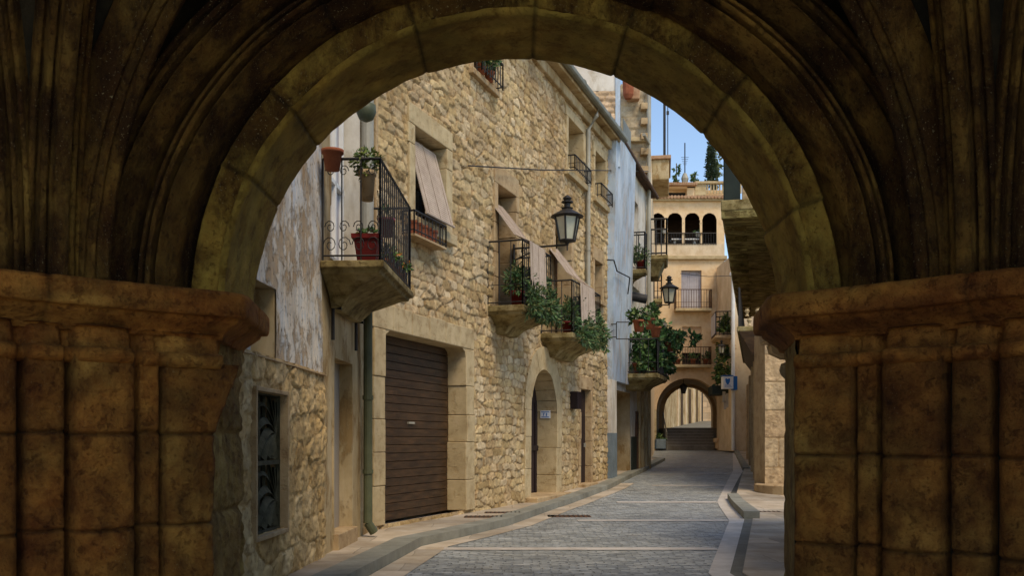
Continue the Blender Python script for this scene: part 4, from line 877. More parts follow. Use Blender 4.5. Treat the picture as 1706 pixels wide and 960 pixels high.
for r in (w3a, w3b): recess(h3, L3, r, .25, 'plaster_white', 'window_recess'); panel(h3, L3, *r, -.25, 'lightblue', 'shutter', planks=3, vertical=True)
MB().box(L3, L3.u(1051), L3.u(1060), -1.0, L3.z(1051, 728), -.02, .05).build('door', 'greenpaint', h3)
mb = MB()
for x_ in (1062, 1068, 1074, 1079): u_ = L3.u(x_); mb.box(L3, u_-.14, u_+.05, -1.0, 2.2, 0, .10)
mb.build('pilaster', 'plaster_yellow', h3, bevel=.01)
MB().box(L3, L3.u(1059)-.1, L3.u(1060)+.05, -.9, L3.z(1059, 686), 0, .06).build('door', 'rust', h3)
mb = MB(); mb.box(L3, L3.u(1068), L3.u(1072), -.9, 1.4, .0, .03).box(L3, L3.u(1075), L3.u(1077), -.9, 1.6, .0, .03); mb.build('doorway', 'dark', h3)
# eave following the roofline
MB().box(L3, -.1, u3e+.1, ZE, ZE+.09, -1.2, .16).build('eave', 'rust', h3, bevel=.02)
mb = MB().tube([L3.p(-.1, ZE+.04, .22), L3.p(u3e+.1, ZE+.02, .22)], .06, 10); mb.build('gutter', 'rust', h3)
# upper storey set above: gable wall facing the street end, corner pilaster
GW = facing(1.2, 24.55); gx = lambda x: (x-853)/F*24.55-1.2; gy = lambda y: (735-y)/F*24.55
masonry('gable_wall', GW, -1.6, gx(1026), 7.0, gy(152), .03, (.12, .24), (.2, .45), 303, .04, .04, [(.50, .36, .22), (.66, .50, .33), (.60, .46, .31)], 'rubble', h3, edge=.04, rag=.06)
holesheet('plaster_band', GW, -1.6, gx(1026), gy(152), gy(75), [], 'plaster_white', h3, n=.03)
MB().box(GW, gx(1025), gx(1033), 7.0, gy(75), -.3, .06).build('corner_pilaster', 'lightblue', h3)
MB().box(GW, -1.6, gx(1032), 6.5, gy(75)-.02, -6, -.12).build('upper_body', 'plaster_white', h3)
MB().box(GW, -1.7, gx(1035), gy(75), gy(75)+.15, -6, .2).build('roof', 'tile', h3)
# further tower-like wall with corbels
GT = facing(3.7, 30.2); tx = lambda x: (x-853)/F*30.2-3.7; ty = lambda y: (735-y)/F*30.2
h3b = thing('tall_house', 'weathered tall house end with stone corbels rising behind the blue house roof', 'house', GT.p(.6, -.8))
masonry('upper_wall', GT, tx(1034), tx(1077), 5.6, ty(140), .04, (.2, .4), (.3, .6), 313, .03, .06, [(.40, .32, .20), (.55, .46, .31), (.48, .40, .27)], 'rubble', h3b, edge=.05)
MB().box(GT, tx(1034), tx(1079), -1, ty(140), -3, -.1).build('house_body', 'plaster_yellow', h3b)
for y_ in (175, 200, 225, 250, 280): MB().box(GT, tx(1066), tx(1082), ty(y_+11), ty(y_), -.05, .25).build('corbel', 'dressed', h3b, bevel=.02)
MB().box(GT, tx(1048), tx(1076), ty(238), ty(231), -.1, .18).build('string_course', 'dressed_pale', h3b, bevel=.02)
mb = MB(); mb.box(GT, tx(1044), tx(1064), ty(170), ty(150), -.2, .3).build('roof_edge', 'tile', h3b, bevel=.03)
mb = MB().lathe(GT.p(tx(1044), ty(172), .4), [(.10, 0), (.16, .12), (.18, .6), (.15, .7)], 12); mb.build('chimney_pot', 'terracotta', h3b)
mb = MB(); mb.box(L3, L3.u(1034)+.3, L3.u(1050), ZE+.15, ZE+1.0, .0, .02); tag(mb.build('terrace_screen', 'zinc', h3))
# grey downpipe at its end
upp = L3.u(1081, .12); mb = MB(); mb.tube([L3.p(upp, L3.z(1081, 545, .12), .12), L3.p(upp, L3.z(1081, 235, .12), .12)], .06, 10); mb.tube([L3.p(upp, L3.z(1081, 235, .12), .12), L3.p(upp, L3.z(1081, 120, .12), .12)], .07, 10); mb.tube([L3.p(upp-1.0, L3.z(1081, 240, .12), .12), L3.p(upp, L3.z(1081, 240, .12), .12)], .05, 8)
mb.build('downpipe', 'pipegrey', h3)
# two balconies
def bal3(xn, xf, y, n, ry, side=.2, dr=.3, x0=None):
    z = L3.z(xn, y, n); u0_, u1_ = (L3.u(x0) if x0 else L3.u(xn, n)), L3.u(xf, n)
    s_ = slab(h3, L3, u0_, u1_, z, n, th=.12, drop=dr, ins=.5); railing(s_, L3, u0_+.02, u1_-.02, n-.03, z, L3.z(xn, ry, n), .13, .011, side=side); return u0_, u1_, z
bu = bal3(1061, 1079, 432, .5, 367, x0=1046); bl = bal3(1068, 1112, 609, .95, 545, x0=1038)
mb = MB(); u_ = bl[0]+.2; zz = L3.z(1060, 537, .8)
mb.tube([L3.p(u_, zz, -.05), L3.p(u_-.3, zz, .95)], .012, 5); fA = GW
z0_, z1_ = (735-565)/F*24.2, (735-537)/F*24.2; xa, xb = (1008-853)/F*24.2, (1062-853)/F*24.2; xm = (1027-853)/F*24.2
mb = MB(); 
for p, q in (((xm, z1_), (xb+.1, z1_)), ((xm, z0_), (xb+.1, z0_)), ((xm, z0_), (xm, z1_)), ((xa+.15, z1_-.05), (xm, z1_-.05)), ((xa+.15, z0_+.05), (xm, z0_+.05))): mb.tube([(p[0], 24.2, p[1]), (q[0], 24.2, q[1])], .014, 5)
mb.tube([(xb, 24.2, z1_), (xb+.3, 25.5, z1_)], .014, 5); mb.tube([(xb, 24.2, z0_), (xb+.3, 25.5, z0_)], .014, 5)
tag(mb.build('drying_rack', 'iron'), 'thin black metal drying frame sticking out from the crowded flower balcony', 'drying rack')
mb = MB().tube([L3.p(L3.u(1050), L3.z(1050, 492), -.1), L3.p(L3.u(1050)+.15, L3.z(1050, 492)-.12, .45)], .13, 14); mb.build('flue_pipe', 'iron', h3)

# ================================================================== L4: houses further left
L4 = left(4.42, 31.0, .158); u4e = 18.7
h4 = thing('narrow_house', 'narrow house seen edge on with two rounded balconies before the far arch', 'house', L4.p(8, -.6))
MB().box(L4, 0, u4e, -1, 10.8, -5, 0).build('wall', 'cream', h4)
def l4(x, y, Y):
    Xw = 4.42+.158*(Y-31); return (Y-31)*1.0124, (735-y)/F*Y, ((x-853)/F*Y-Xw)*1.0124
def edgebal(x, y, ry, Y, dd=1.7):
    u0_, z, n = l4(x, y, Y); s_ = slab(h4, L4, u0_, u0_+dd, z, n, th=.14, drop=.55, ins=.35, m='slabstone'); railing(s_, L4, u0_+.03, u0_+dd-.03, n-.04, z, (735-ry)/F*Y, .15, .018, side=.22)
edgebal(1112, 425, 365, 33.0); edgebal(1103, 498, 458, 44.0)
ru, rz, rn = l4(1114, 300, 40); MB().box(L4, ru, ru+3, rz, rz+.85, -1, rn).build('eave', 'plaster_yellow', h4, bevel=.05)
MB().box(L4, ru-.1, ru+3, rz+.85, rz+1.0, -1, rn+.08).build('roof', 'tile', h4, bevel=.02)
po = ((1107-853)/F*40.5, 40.5, rz+1.0); tag(MB().tube([po, (po[0], po[1], po[2]+3.9)], .055, 8).build('roof_mast', 'iron'), 'thick dark mast standing on the projecting roof at left of the sky', 'mast')
po2 = ((1112.5-853)/F*40.5, 40.5, rz+1.0); mb = MB().tube([po2, (po2[0], po2[1], po2[2]+2.4)], .02, 6); mb.box(facing(po2[0], po2[1]), -.05, .05, po2[2]+1.9, po2[2]+2.05, -.03, .03); tag(mb.build('roof_mast', 'iron'), 'thin aerial mast beside the thick mast on the projecting roof', 'mast')
lu, lz, ln = l4(1114, 509, 34.0)
lantern(L4, 1114, 498, ln, .74, 'black lantern hanging before the peach building, above the crowded flower balcony', u=lu, z=lz)

# ================================================================== E: peach building with the far arch
YE = 50.0; E_ = facing(7.05, YE); ex = lambda x: (x-853)/F*YE-7.05; ey = lambda y: (735-y)/F*YE
he = thing('peach_building', 'peach coloured building closing the street, with loggia arches on top and a tunnel arch below', 'house', E_.p(2, -.41))
ac = ex(1146.5); ar = 1.66; azs = ey(683); xr = ex(1207)
def wallarch(name, fr, u0, u1, z0, z1, holes, arches, m, parent, res=.1, n=0):
    us = np.arange(u0, u1+res, res); us[-1] = u1; zs = np.arange(z0, z1+res, res); zs[-1] = z1
    U, Z = np.meshgrid(us, zs, indexing='ij'); UC = (U[:-1, :-1]+U[1:, 1:])/2; ZC = (Z[:-1, :-1]+Z[1:, 1:])/2; keep = np.ones(UC.shape, bool)
    for a, b, c, e in holes: keep &= ~((UC > a) & (UC < b) & (ZC > c) & (ZC < e))
    for c, r, s in arches: keep &= ~(((np.abs(UC-c) < r) & (ZC < s)) | (np.hypot(UC-c, ZC-s) < r))
    return grid(name, fr.P(U, Z, n+.02*fbm(U*2, Z*2, 5)), m, parent, keep)
e_w1 = (ex(1135), ex(1169), ey(516), ey(450)); e_w2 = (ex(1136), ex(1169), ey(609), ey(544))
wallarch('wall', E_, 0, xr, ey(612), ey(430), [e_w1, e_w2], [], 'orange_wall', he, .06)
wallarch('arch_wall', E_, 0, xr, -.45, ey(612), [], [(ac, ar+.02, azs)], 'ashlar', he, .05)
M['archstone'] = mat('orange_sandstone', [(.55, .35, .18), (.70, .50, .29), (.60, .43, .25)], 2.5, bump=.4, bscale=14, grime=.35)
bpy.data.objects['arch_wall'].data.materials.clear(); bpy.data.objects['arch_wall'].data.materials.append(M['archstone'])
mb = MB()
for i in range(17):
    t0, t1 = math.pi*i/17, math.pi*(i+1)/17-.012; pl = [(ac+ar*math.cos(t), azs+ar*math.sin(t)) for t in np.linspace(t0, t1, 3)]+[(ac+(ar+.42)*math.cos(t), azs+(ar+.42)*math.sin(t)) for t in np.linspace(t1, t0, 3)]
    mb.prism(E_, pl, -.5, .05+random.uniform(-.006, .006))
mb.build('arch_stones', 'archstone', he, bevel=.015)
mb = MB(); blocks_v(mb, E_, ex(1081), ac-ar, -.41, azs, -.5, .06, .5); mb.build('pier', 'dressed_pale', he, bevel=.015)
mb = MB(); blocks_v(mb, E_, ac+ar, xr, -.41, azs, -.5, .06, .5); mb.build('pier', 'dressed', he, bevel=.015)
# tunnel vault and second arch
th = np.linspace(0, math.pi, 40); ys = np.linspace(0.3, 6, 12); T, Yy = np.meshgrid(th, ys, indexing='ij')
grid('tunnel_vault', np.stack([E_.O[0]+ac+.18*Yy+(ar+.02)*np.cos(T), YE+Yy, azs+(ar+.02)*np.sin(T)+0*T], -1), 'dressed', he)
for s_ in (-1, 1):
    xa, xb = sorted((E_.O[0]+ac+s_*(ar+.02), E_.O[0]+ac+s_*(ar+.7))); k_ = .18*6
    MB().hexa([(xa, YE+.45, -.6), (xb, YE+.45, -.6), (xb+k_, YE+6, -.6), (xa+k_, YE+6, -.6), (xa, YE+.45, azs+.2), (xb, YE+.45, azs+.2), (xb+k_, YE+6, azs+.2), (xa+k_, YE+6, azs+.2)]).build('tunnel_wall', 'dressed', he)
mb = MB(); E2 = facing(7.05, YE+6); rr = 1.42; c2 = ac+1.12; z2 = azs+.1
for i in range(12):
    t0, t1 = math.pi*i/12, math.pi*(i+1)/12; pl = [(c2+rr*math.cos(t), z2+rr*math.sin(t)) for t in (t0, t1)]+[(c2+2.4*math.cos(t), z2+2.4*math.sin(t)) for t in (t1, t0)]; mb.prism(E2, pl, -.5, 0)
mb.box(E2, c2-2.4, c2-rr, -.5, z2, -.5, 0).box(E2, c2+rr, c2+2.4, -.5, z2, -.5, 0); mb.build('inner_arch', 'archstone', he)
MB().box(E_, 0, xr, azs+ar+.5, ey(411), -5, -.45).build('house_body', 'orange_wall', he)
for (r, nm) in ((e_w1, 'upper'), (e_w2, 'lower')):
    recess(he, E_, r, .2, 'orange_wall', 'window_recess')
    if nm == 'upper': panel(he, E_, *r, -.2, 'shutter_grey', 'shutter', planks=9, vertical=True)
    else:
        panel(he, E_, r[0], r[1], r[2], r[3], -.2, 'dark', 'window'); panel(he, E_, r[0], r[1], ey(588), r[3], -.1, mat('sand_shutter', [(.60, .40, .22), (.68, .48, .28)], 2, bump=.1, grime=.2), 'shutter', planks=9)
for (ya, yb, xa, xb) in ((519, 485, 1123, 1183), (612, 580, 1121, 1182)):
    z_ = ey(ya-3); s_ = MB().box(E_, ex(xa), ex(xb), z_-.14, z_, 0, .55).build('balcony', 'dressed_pale', he, bevel=.02); railing(s_, E_, ex(xa)+.02, ex(xb)-.02, .5, z_, ey(yb), .13, .012, side=.15, m='rust')
# cornice under loggia, parapet and arcade
MB().box(E_, 0, xr+.1, ey(433), ey(427), -.3, .18).build('cornice', 'dressed_pale', he, bevel=.02)
wallarch('parapet_wall', E_, 0, xr, ey(428), ey(407), [], [], 'cream', he, .06, n=.03)
la = [(ex(1096), 11.6/32), (ex(1124.3), 12.3/32), (ex(1153.2), 12.3/32), (ex(1181.8), 11.8/32)]
wallarch('loggia_wall', E_, 0, xr, ey(407), ey(336), [], [(c, r, ey(367)) for c, r in la], 'orange_wall', he, .03, n=.02)
mb = MB()
for (c, r), (c2_, r2) in zip(la, la[1:]): mb.lathe(E_.p((c+r+c2_-r2)/2, ey(407), -.05), [(.07, 0), (.055, .08), (.05, ey(372)-ey(407)-.1), (.09, ey(372)-ey(407))], 10)
mb.build('column', 'dressed_pale', he)
mb = MB(); mb.box(E_, 0, xr, ey(407), ey(336), -3.0, -2.9); mb.box(E_, 0, xr, ey(345), ey(336), -3, -.02); mb.box(E_, 0, xr, ey(410), ey(407), -3, 0); mb.box(E_, -.05, 0, ey(407), ey(336), -3, 0); mb.box(E_, xr-.06, xr-.01, ey(407), ey(336), -3, -.02); mb.build('loggia_interior', 'brownwood', he)
mb = MB()
for k in range(5): mb.box(E_, 0, xr, ey(384-k*8), ey(384-k*8)+.10, -2.9, -2.8)
mb.build('beam', 'brownwood', he)
lr = railing(he, E_, ex(1087), ex(1193), .06, ey(408), ey(389), .14, .014, mid=False, near=False, far=False)
MB().box(E_, -.1, xr+.1, ey(336), ey(331), -4, .2).build('eave', 'dressed_pale', he, bevel=.02)
mb = MB()
for k in range(24): x_ = -.1+k*(xr+.2)/24+.09; mb.tube([E_.p(x_, ey(326), -1.6), E_.p(x_, ey(330.5), .34)], .085, 8)
mb.build('roof_tiles', 'tile', he)
# terrace behind the roof
E3 = facing(7.05, YE+4); tx3 = lambda x: (x-853)/F*(YE+4)-7.05; ty3 = lambda y: (735-y)/F*(YE+4)
mb = MB().box(E3, tx3(1088), tx3(1215), ty3(332), ty3(312), -3, -.6); mb.box(E3, tx3(1096), tx3(1109), ty3(332), ty3(311), -.6, .0).box(E3, tx3(1145), tx3(1157), ty3(332), ty3(311), -.6, .0).box(E3, tx3(1096), tx3(1157), ty3(313), ty3(311), -.6, 0)
mb.build('penthouse', 'orange_wall', he)
MB().box(E3, tx3(1109), tx3(1145), ty3(324), ty3(317), -.7, -.55).build('window', 'dark', he)
mb = MB(); mb.box(E3, tx3(1094), tx3(1159), ty3(311), ty3(309), -.8, .3)
for k in range(22): x_ = tx3(1095)+k*(tx3(1158)-tx3(1095))/21; mb.tube([E3.p(x_, ty3(303), -1.4), E3.p(x_, ty3(308.5), .38)], .08, 7)
mb.build('penthouse_roof', 'tile', he)
mb = MB().box(E3, tx3(1158), tx3(1216), ty3(306), ty3(302.5), -.2, .12)
for k in range(12): x_ = tx3(1178)+k*.17; mb.box(E3, x_, x_+.07, ty3(322), ty3(306), -.05, .02)
mb.box(E3, tx3(1158), tx3(1177), ty3(325), ty3(306), -.1, 0); mb.build('balustrade', 'dressed_pale', he)
# stairs and upper street behind the arch
mb = MB(); nst = 7; zb = -.41; rise = (ey(714)*1.07-zb)/nst
for i in range(nst): mb.box(E_, ex(1111)+.16+.055*i, ex(1192)+.16+.055*i+(2 if i == nst-1 else 0), -.6, zb+rise*(i+1), -(1.0+.32*i+.4 if i < nst-1 else 9), -(1.0+.32*i))
zst = zb+rise*nst
nosing = MB()
for i in range(nst): nosing.box(E_, ex(1111)+.16+.055*i, ex(1192)+.16+.055*i, zb+rise*(i+1)+.003, zb+rise*(i+1)+.02, -(1.0+.32*i)-.10, -(1.0+.32*i)+.03)
tag(mb.build('staircase', 'dressed'), 'stone steps climbing through the far tunnel arch', 'stairs')
M['dressed_dark'] = mat('worn_grey_step_stone', [(.20, .17, .12), (.32, .27, .20)], 3, bump=.3, grime=.4)
st_ = bpy.data.objects['staircase']; st_.data.materials[0] = M['dressed_dark']; nosing.build('step_edge', 'band', st_)
mb = MB(); a = E_.O[0]+ex(1111); 
mb.hexa([(a-1.5, 58.9, zst-.4), (a+7, 58.9, zst-.4), (a+10, 78, zst+.5), (a-1.5, 78, zst+.5), (a-1.5, 58.9, zst+.004), (a+7, 58.9, zst+.004), (a+10, 78, zst+1.15), (a-1.5, 78, zst+1.15)])
tag(mb.build('upper_street', 'channel', uvf=uvxy), kind='structure')
mb = MB(); p0 = E_.p(ex(1114), -.41, -.6); p1 = E_.p(ex(1122), zst+.9, -3.6)
mb.tube([(p0[0], p0[1], p0[2]+.85), p1], .03, 6)
for t in (0, .33, .66, 1): q = Vector((p0[0], p0[1], p0[2]+.85)).lerp(Vector(p1), t); mb.tube([q, (q.x, q.y, q.z-.95)], .02, 5)
tag(mb.build('handrail', 'pipegrey'), 'grey metal handrail on the left side of the far steps', 'handrail')
bh = thing('back_house', 'pale houses with doors and downpipe along the upper street seen through the far arch', 'house', (9, 62, zst))
Bk = left(8.5, 57.0, .38)
MB().box(Bk, 0, 18, -.4, 9, -3, 0).build('wall', 'plaster_yellow', bh)
mb = MB()
for x_, w_ in ((1134, .45), (1147, .55), (1160, .3)): u_ = Bk.u(x_); mb.box(Bk, u_, u_+w_*1.6, zst-.1, zst+2.4+.05*u_, 0, .03)
mb.build('door', 'brownwood', bh)
mb = MB()
for x_ in (1128, 1141, 1154, 1166): u_ = Bk.u(x_); mb.box(Bk, u_, u_+.3, zst-.1, 5, 0, .08)
mb.build('pilaster', 'cream', bh); u_ = Bk.u(1167); MB().tube([Bk.p(u_, zst, .12), Bk.p(u_, 6, .12)], .06, 8).build('downpipe', 'iron', bh)
Bk2 = facing(0, 72); tag(MB().box(Bk2, 13.5, 22, 0, 9, -3, 0).build('end_house', 'ashlar', uvf=lambda c: (c.x, c.z)), 'sunlit stone house wall closing the upper street beyond the arch', 'house')
# arch lantern, potted shrub and stone block at the arch
tl = thing('hanging_lantern', 'dark lantern hanging from the crown of the far tunnel arch', 'lantern', E_.p(ac-.1, ey(650), -.8))
c = Vector(E_.p(ac-.1, ey(655), -.8)); MB().lathe(c, [(.10, 0), (.2, .35), (.24, .36), (.1, .5), (.03, .55)], 6).build('lamp_frame', 'iron', tl); MB().tube([c+Vector((0, 0, .5)), c+Vector((0, 0, 1.0))], .015, 5).build('chain', 'iron', tl)
for k, (x_, lab, hh) in enumerate(((1099, 'pale blue box with plants left of the far steps', .5),)):
    t = thing('planter', lab, 'planter', E_.p(ex(x_), -.41, .3)); MB().box(E_, ex(x_)-.25, ex(x_)+.25, -.41, -.41+hh, .1, .5).build('box', 'greyblue', t, bevel=.02); c = E_.p(ex(x_), -.41+hh+.12, .3); leaves('foliage', [(c, (.22, .2, .2))], 160, .12, GREEN, t, seed=5)
bx = thing('stone_bench', 'worn sandstone bench block right of the far steps', 'bench', E_.p(ex(1194), -.41, .3)); MB().box(E_, ex(1187), ex(1204), -.41+.32, -.41+.55, .1, .6).build('seat', 'archstone', bx, bevel=.05); MB().box(E_, ex(1190), ex(1204), -.41, -.41+.33, .12, .55).build('base', 'archstone', bx, bevel=.03)

# ================================================================== R3: corner house at the far right
R3 = Frame((10.62, 46.0), (.107, .994), (-.994, .107)); R3f = facing(10.62, 46.0); rx = lambda x: (x-853)/F*46-10.62; ry_ = lambda y: (735-y)/F*46
h5 = thing('corner_house', 'far right corner house with white downpipe, shop sign and overgrown balcony', 'house', R3f.p(.5, -.45))
masonry('stone_wall', R3f, 0, 2.6, -.5, 6.2, .04, (.3, .42), (.4, .7), 505, .025, .03, [(.56, .38, .23), (.70, .52, .34), (.62, .47, .32)], 'rubble', h5, edge=.03, rag=.02)
MB().box(R3, -.02, 4, -.5, 9, -3, 0).build('side_wall', 'cream', h5); MB().box(R3f, .02, 4, -.5, 9, -3.9, -.05).build('house_body', 'cream', h5)
mb = MB().tube([R3f.p(-.05, -.45, .1), R3f.p(-.05, 8.6, .1)], .09, 10); mb.lathe(R3f.p(-.05, ry_(465), .1), [(.09, 0), (.18, .12), (.18, .25), (.09, .35)], 10); mb.build('downpipe', 'whitepaint', h5)
MB().box(R3, R3.u(1219), R3.u(1213), -.45, ry_(655), 0, .04).build('door', 'darkdoor', h5)
MB().box(R3, R3.u(1209), R3.u(1206)+.1, -.45, ry_(655), 0, .04).build('door', 'brownwood', h5)
def r3bal(xn, y, n, ry2, u0_):
    z = ry_(y); s_ = slab(h5, R3, u0_, u0_+2.2, z, n, th=.12, drop=.3, m='dressed', ins=.4); railing(s_, R3, u0_+.03, u0_+2.1, n-.03, z, ry_(ry2), .15, .014, side=.18); return z
zb1 = r3bal(1190, 556, .8, 516, .6)
MB().box(R3, .7, 2.6, zb1+.1, ry_(518), .79, .81).build('balcony_screen', 'shutter_grey', h5)
lantern(R3, 0, 0, .55, .5, 'small pale lantern on the far right corner house above the shop sign', u=.25, z=ry_(590))
# awning-like green canopy, shop sign with emblem
sg = thing('shop_sign', 'white square shop sign with a blue shield emblem and blue side', 'sign', R3f.p(-.35, ry_(648), .25))
SF = facing(10.62+rx(1198), 45.3); sx = lambda x: (x-1198)/F*45.3; sy = lambda y: (735-y)/F*45.3
MB().box(SF, sx(1200), sx(1216.5), sy(648), sy(627.5), -.5, 0).build('panel', 'signwhite', sg)
MB().box(SF, sx(1216.5)+.003, sx(1223), sy(650), sy(627), -.5, .02).build('side_panel', 'bluepaint', sg); MB().box(SF, sx(1199), sx(1216.5), sy(627), sy(625.5), -.5, .02).build('top_rim', 'bluepaint', sg)
cx_, cz_ = sx(1207), sy(636)
em = [(cx_+px*.115, cz_+pz*.15) for px, pz in ((-1, .8), (-.5, 1), (0, .7), (.5, 1), (1, .8), (.85, -.1), (.4, -.8), (0, -1.1), (-.4, -.8), (-.85, -.1))]
MB().prism(SF, em[::-1], .003, .012).build('emblem', 'bluepaint', sg)
mb = MB()
for k in range(3): mb.box(SF, sx(1202), sx(1214.5-k*1.5), sy(645.3-k*1.9), sy(644.8-k*1.9), .002, .006)
mb.build('lettering', 'bluepaint', sg)
MB().tube([SF.p(sx(1218), sy(628), -.3), R3f.p(0, sy(628), 0)], .03, 6).build('bracket', 'iron', sg)
fl = MB(); 
for (x_, y_, w_, h_) in ((1201, 652, 5, 18), (1207, 655, 4, 24), (1203, 668, 4, 14)): fl.box(SF, sx(x_), sx(x_+w_), sy(y_+h_), sy(y_), -.35, -.33)
tag(fl.build('hanging_cloth', 'cloth'), 'pale cloths hanging below the white shop sign', 'cloth')
def climb(lab, blobs, n, cols, seed, size=.16): 
    c = blobs[0][0]; t = thing('climbing_plant', lab, 'plant', (c[0], c[1], c[2]-.6)); leaves('foliage', blobs, n, size, cols, t, seed=seed)
    mb = MB(); mb.tube([(c[0], c[1], c[2]-.6)]+[b[0] for b in blobs], .012, 4); mb.build('stem', 'stem', t)
climb('leafy plant tumbling from the far right balcony beside the lantern', [(R3.p(1.0, ry_(600), .3), (.35, .5, .6)), (R3.p(.8, ry_(622), .3), (.35, .4, .5)), (R3.p(2.0, ry_(615), .5), (.3, .5, .6)), (R3.p(1.4, ry_(575), .3), (.25, .4, .5))], 1000, GREEN+YELLOWGREEN[:1], 61, .2)
climb('yellow green plant inside the far right balcony railing', [(R3.p(1.0, zb1+.45, .35), (.25, .4, .45)), (R3.p(1.4, zb1+.8, .2), (.2, .3, .4))], 420, YELLOWGREEN, 62, .18)
MB().box(R3, 1.2, 3.2, ry_(655), ry_(640), .02, .9).build('shop_awning', 'greenpaint', h5)

# ================================================================== R1: right-hand buildings
R1 = right(5.42, 20.6, .229); hr = thing('right_house', 'right side house with ashlar pier, timber doors and deep mossy overhanging terrace', 'house', R1.p(8, -.8))
MB().box(R1, 0.6, 26, -1.0, 2.2, -3, 0).build('wall', 'plaster_yellow', hr)
mb = MB()
for i, (x_, w_) in enumerate(((1270, .25), (1266, .5), (1261, .5), (1256, .8), (1251, .8))): u_ = R1.u(x_); mb.box(R1, u_, u_+w_, -1, 2.1, 0, .16)
mb.build('pilaster', 'dressed', hr, bevel=.02)
mb = MB()
for x_ in (1268.4, 1263.7, 1258.5): u_ = R1.u(x_); mb.box(R1, u_, u_+.8, -1, 1.9, 0, .03)
mb.build('door', 'brownwood', hr)
# ashlar pier facing the viewer
PF = facing(5.42, 20.6); 
masonry('ashlar_pier', PF, 0, 1.5, -1.2, 2.3, .016, (.58, .66), (1.4, 1.8), 606, .02, .03, [(.38, .26, .14), (.48, .35, .20), (.42, .31, .18)], 'rubble', hr, edge=.02, rag=.01, n=.01)
MB().box(PF, .0, 1.6, -1.2, 2.35, -.9, -.01).build('pier_body', 'dressed', hr, bevel=.01)
mb = MB(); mb.lathe(PF.p(.75, -1.2, 0), [(.95, 0), (.95, .26), (.9, .28)], 28); mb.build('step', 'dressed', hr, bevel=.01)
# lower balcony
ce = lambda Y: 5.27+.256*(Y-22.5)
RB_ = right(5.27, 22.5, .256)
zc = RB_.z(1229, 551); mb = MB().box(RB_, 0, 9.5, zc-.12, zc, -2.6, 0); mb.build('balcony', 'slabstone', hr, bevel=.02)
mb = MB(); mb.hexa([RB_.p(.1, zc-1.0, -.55), RB_.p(9, zc-.9, -.6), RB_.p(9, zc-.9, -2.5), RB_.p(.1, zc-1.0, -2.5), RB_.p(.0, zc-.121, -.05), RB_.p(9.3, zc-.121, -.05), RB_.p(9.3, zc-.121, -2.5), RB_.p(.0, zc-.121, -2.5)]); mb.build('soffit', 'brownwood', hr)
railing(hr, RB_, .05, 9.3, -.05, zc, zc+.9, .16, .016, mid=True, near=False, far=False)
mb = MB()
for k in range(3):
    for j in range(2): c = RB_.p(.05, zc+.02+j*.22, -.28-k*.24+.05*j); mb.lathe(c, [(.05, 0), (.025, .05), (.065, .12), (.03, .17), (.06, .19)], 10)
mb.build('baluster_row', 'dressed_pale', hr)
# big overhanging terrace
RT = right(5.37, 24.4, .256); zt = RT.z(1205, 357); nS = 60
u = np.linspace(0, 21, 90); n_ = np.linspace(0, -3.6, 60); U_, N_ = np.meshgrid(u, n_, indexing='ij')
Zs = zt-.02+.10*fbm(U_*1.0, N_*.7, 71, 5)-.09*np.clip(fbm(U_*2.0, N_*.35, 72, 4)*3, -1, .6)
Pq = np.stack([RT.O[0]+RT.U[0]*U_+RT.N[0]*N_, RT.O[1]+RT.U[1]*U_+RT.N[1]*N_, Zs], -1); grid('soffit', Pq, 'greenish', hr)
mb = MB().box(RT, -.1, 21, zt+.08, zt+.35, -3.8, .06); mb.build('terrace_slab', 'slabstone', hr, bevel=.03)
for k in range(16): u_ = .15+k*1.35; MB().box(RT, u_, u_+.16, zt-.12, zt+.1, -.55, .03).build('joist', 'greenish', hr, bevel=.02)
MB().box(RT, -.08, .1, zt-.12, zt+.1, -3.6, .05).build('edge_beam', 'greenish', hr, bevel=.02)
mb = MB().box(RT, .8, 25, 2.2, zt+.4, -6.5, -3.61); mb.build('upper_wall', 'dressed', hr)
tcl = MB(); tcl.box(RT, .0, .05, zt+.35, zt+1.62, -.42, 0).box(RT, 0, 2.4, zt+.35, zt+1.62, -.03, 0); tag(tcl.build('railing_screen', 'greenpaint'), 'dark green canvas screen on the terrace rail beside the arch at right', 'screen')
mb = MB(); 
for k in range(6): mb.lathe(RT.p(.1, zt+.72, -.52-k*.17), [(.05, 0), (.025, .06), (.06, .2), (.03, .32), (.05, .36)], 8)
mb.box(RT, 0, .2, zt+1.08, zt+1.13, -1.6, -.42); mb.build('balustrade', 'whitepaint', hr)
mb = MB().box(RT, 0, .25, zt+.35, zt+.70, -3.4, -.46); mb.build('parapet', 'dressed', hr, bevel=.02)
# near balcony slab with fluted edge, beside the arch
N1 = right(3.95, 8.0, .05); hn = thing('near_right_house', 'house right beside the archway, showing a fluted stone balcony slab on a scrolled corbel', 'house', N1.p(3, -1.17))
MB().box(N1, -1.5, 5.0, -1.2, 3.6, -3, 0).build('wall', 'plaster_yellow', hn)
NE = Frame((3.10, 12.0), (.05, .998), (-.998, .05)); za = NE.z(1267, 548); zb_ = NE.z(1267, 541)
zsl = (735-541)/F*12.0; 
mb = MB().box(NE, -4.0, 0, zsl-.26, zsl, -1.2, 0)
for k in range(60): u_ = -4+.03+k*.066; mb.box(NE, u_, u_+.03, zsl-.24, zsl-.04, 0, .018)
for k in range(14): mb.box(Frame((3.10, 12.0), (.998, -.05), (.05, .998)), .02+k*.066, .05+k*.066, zsl-.24, zsl-.04, 0, .018)
mb.build('balcony', 'dressed', hn, bevel=.005)
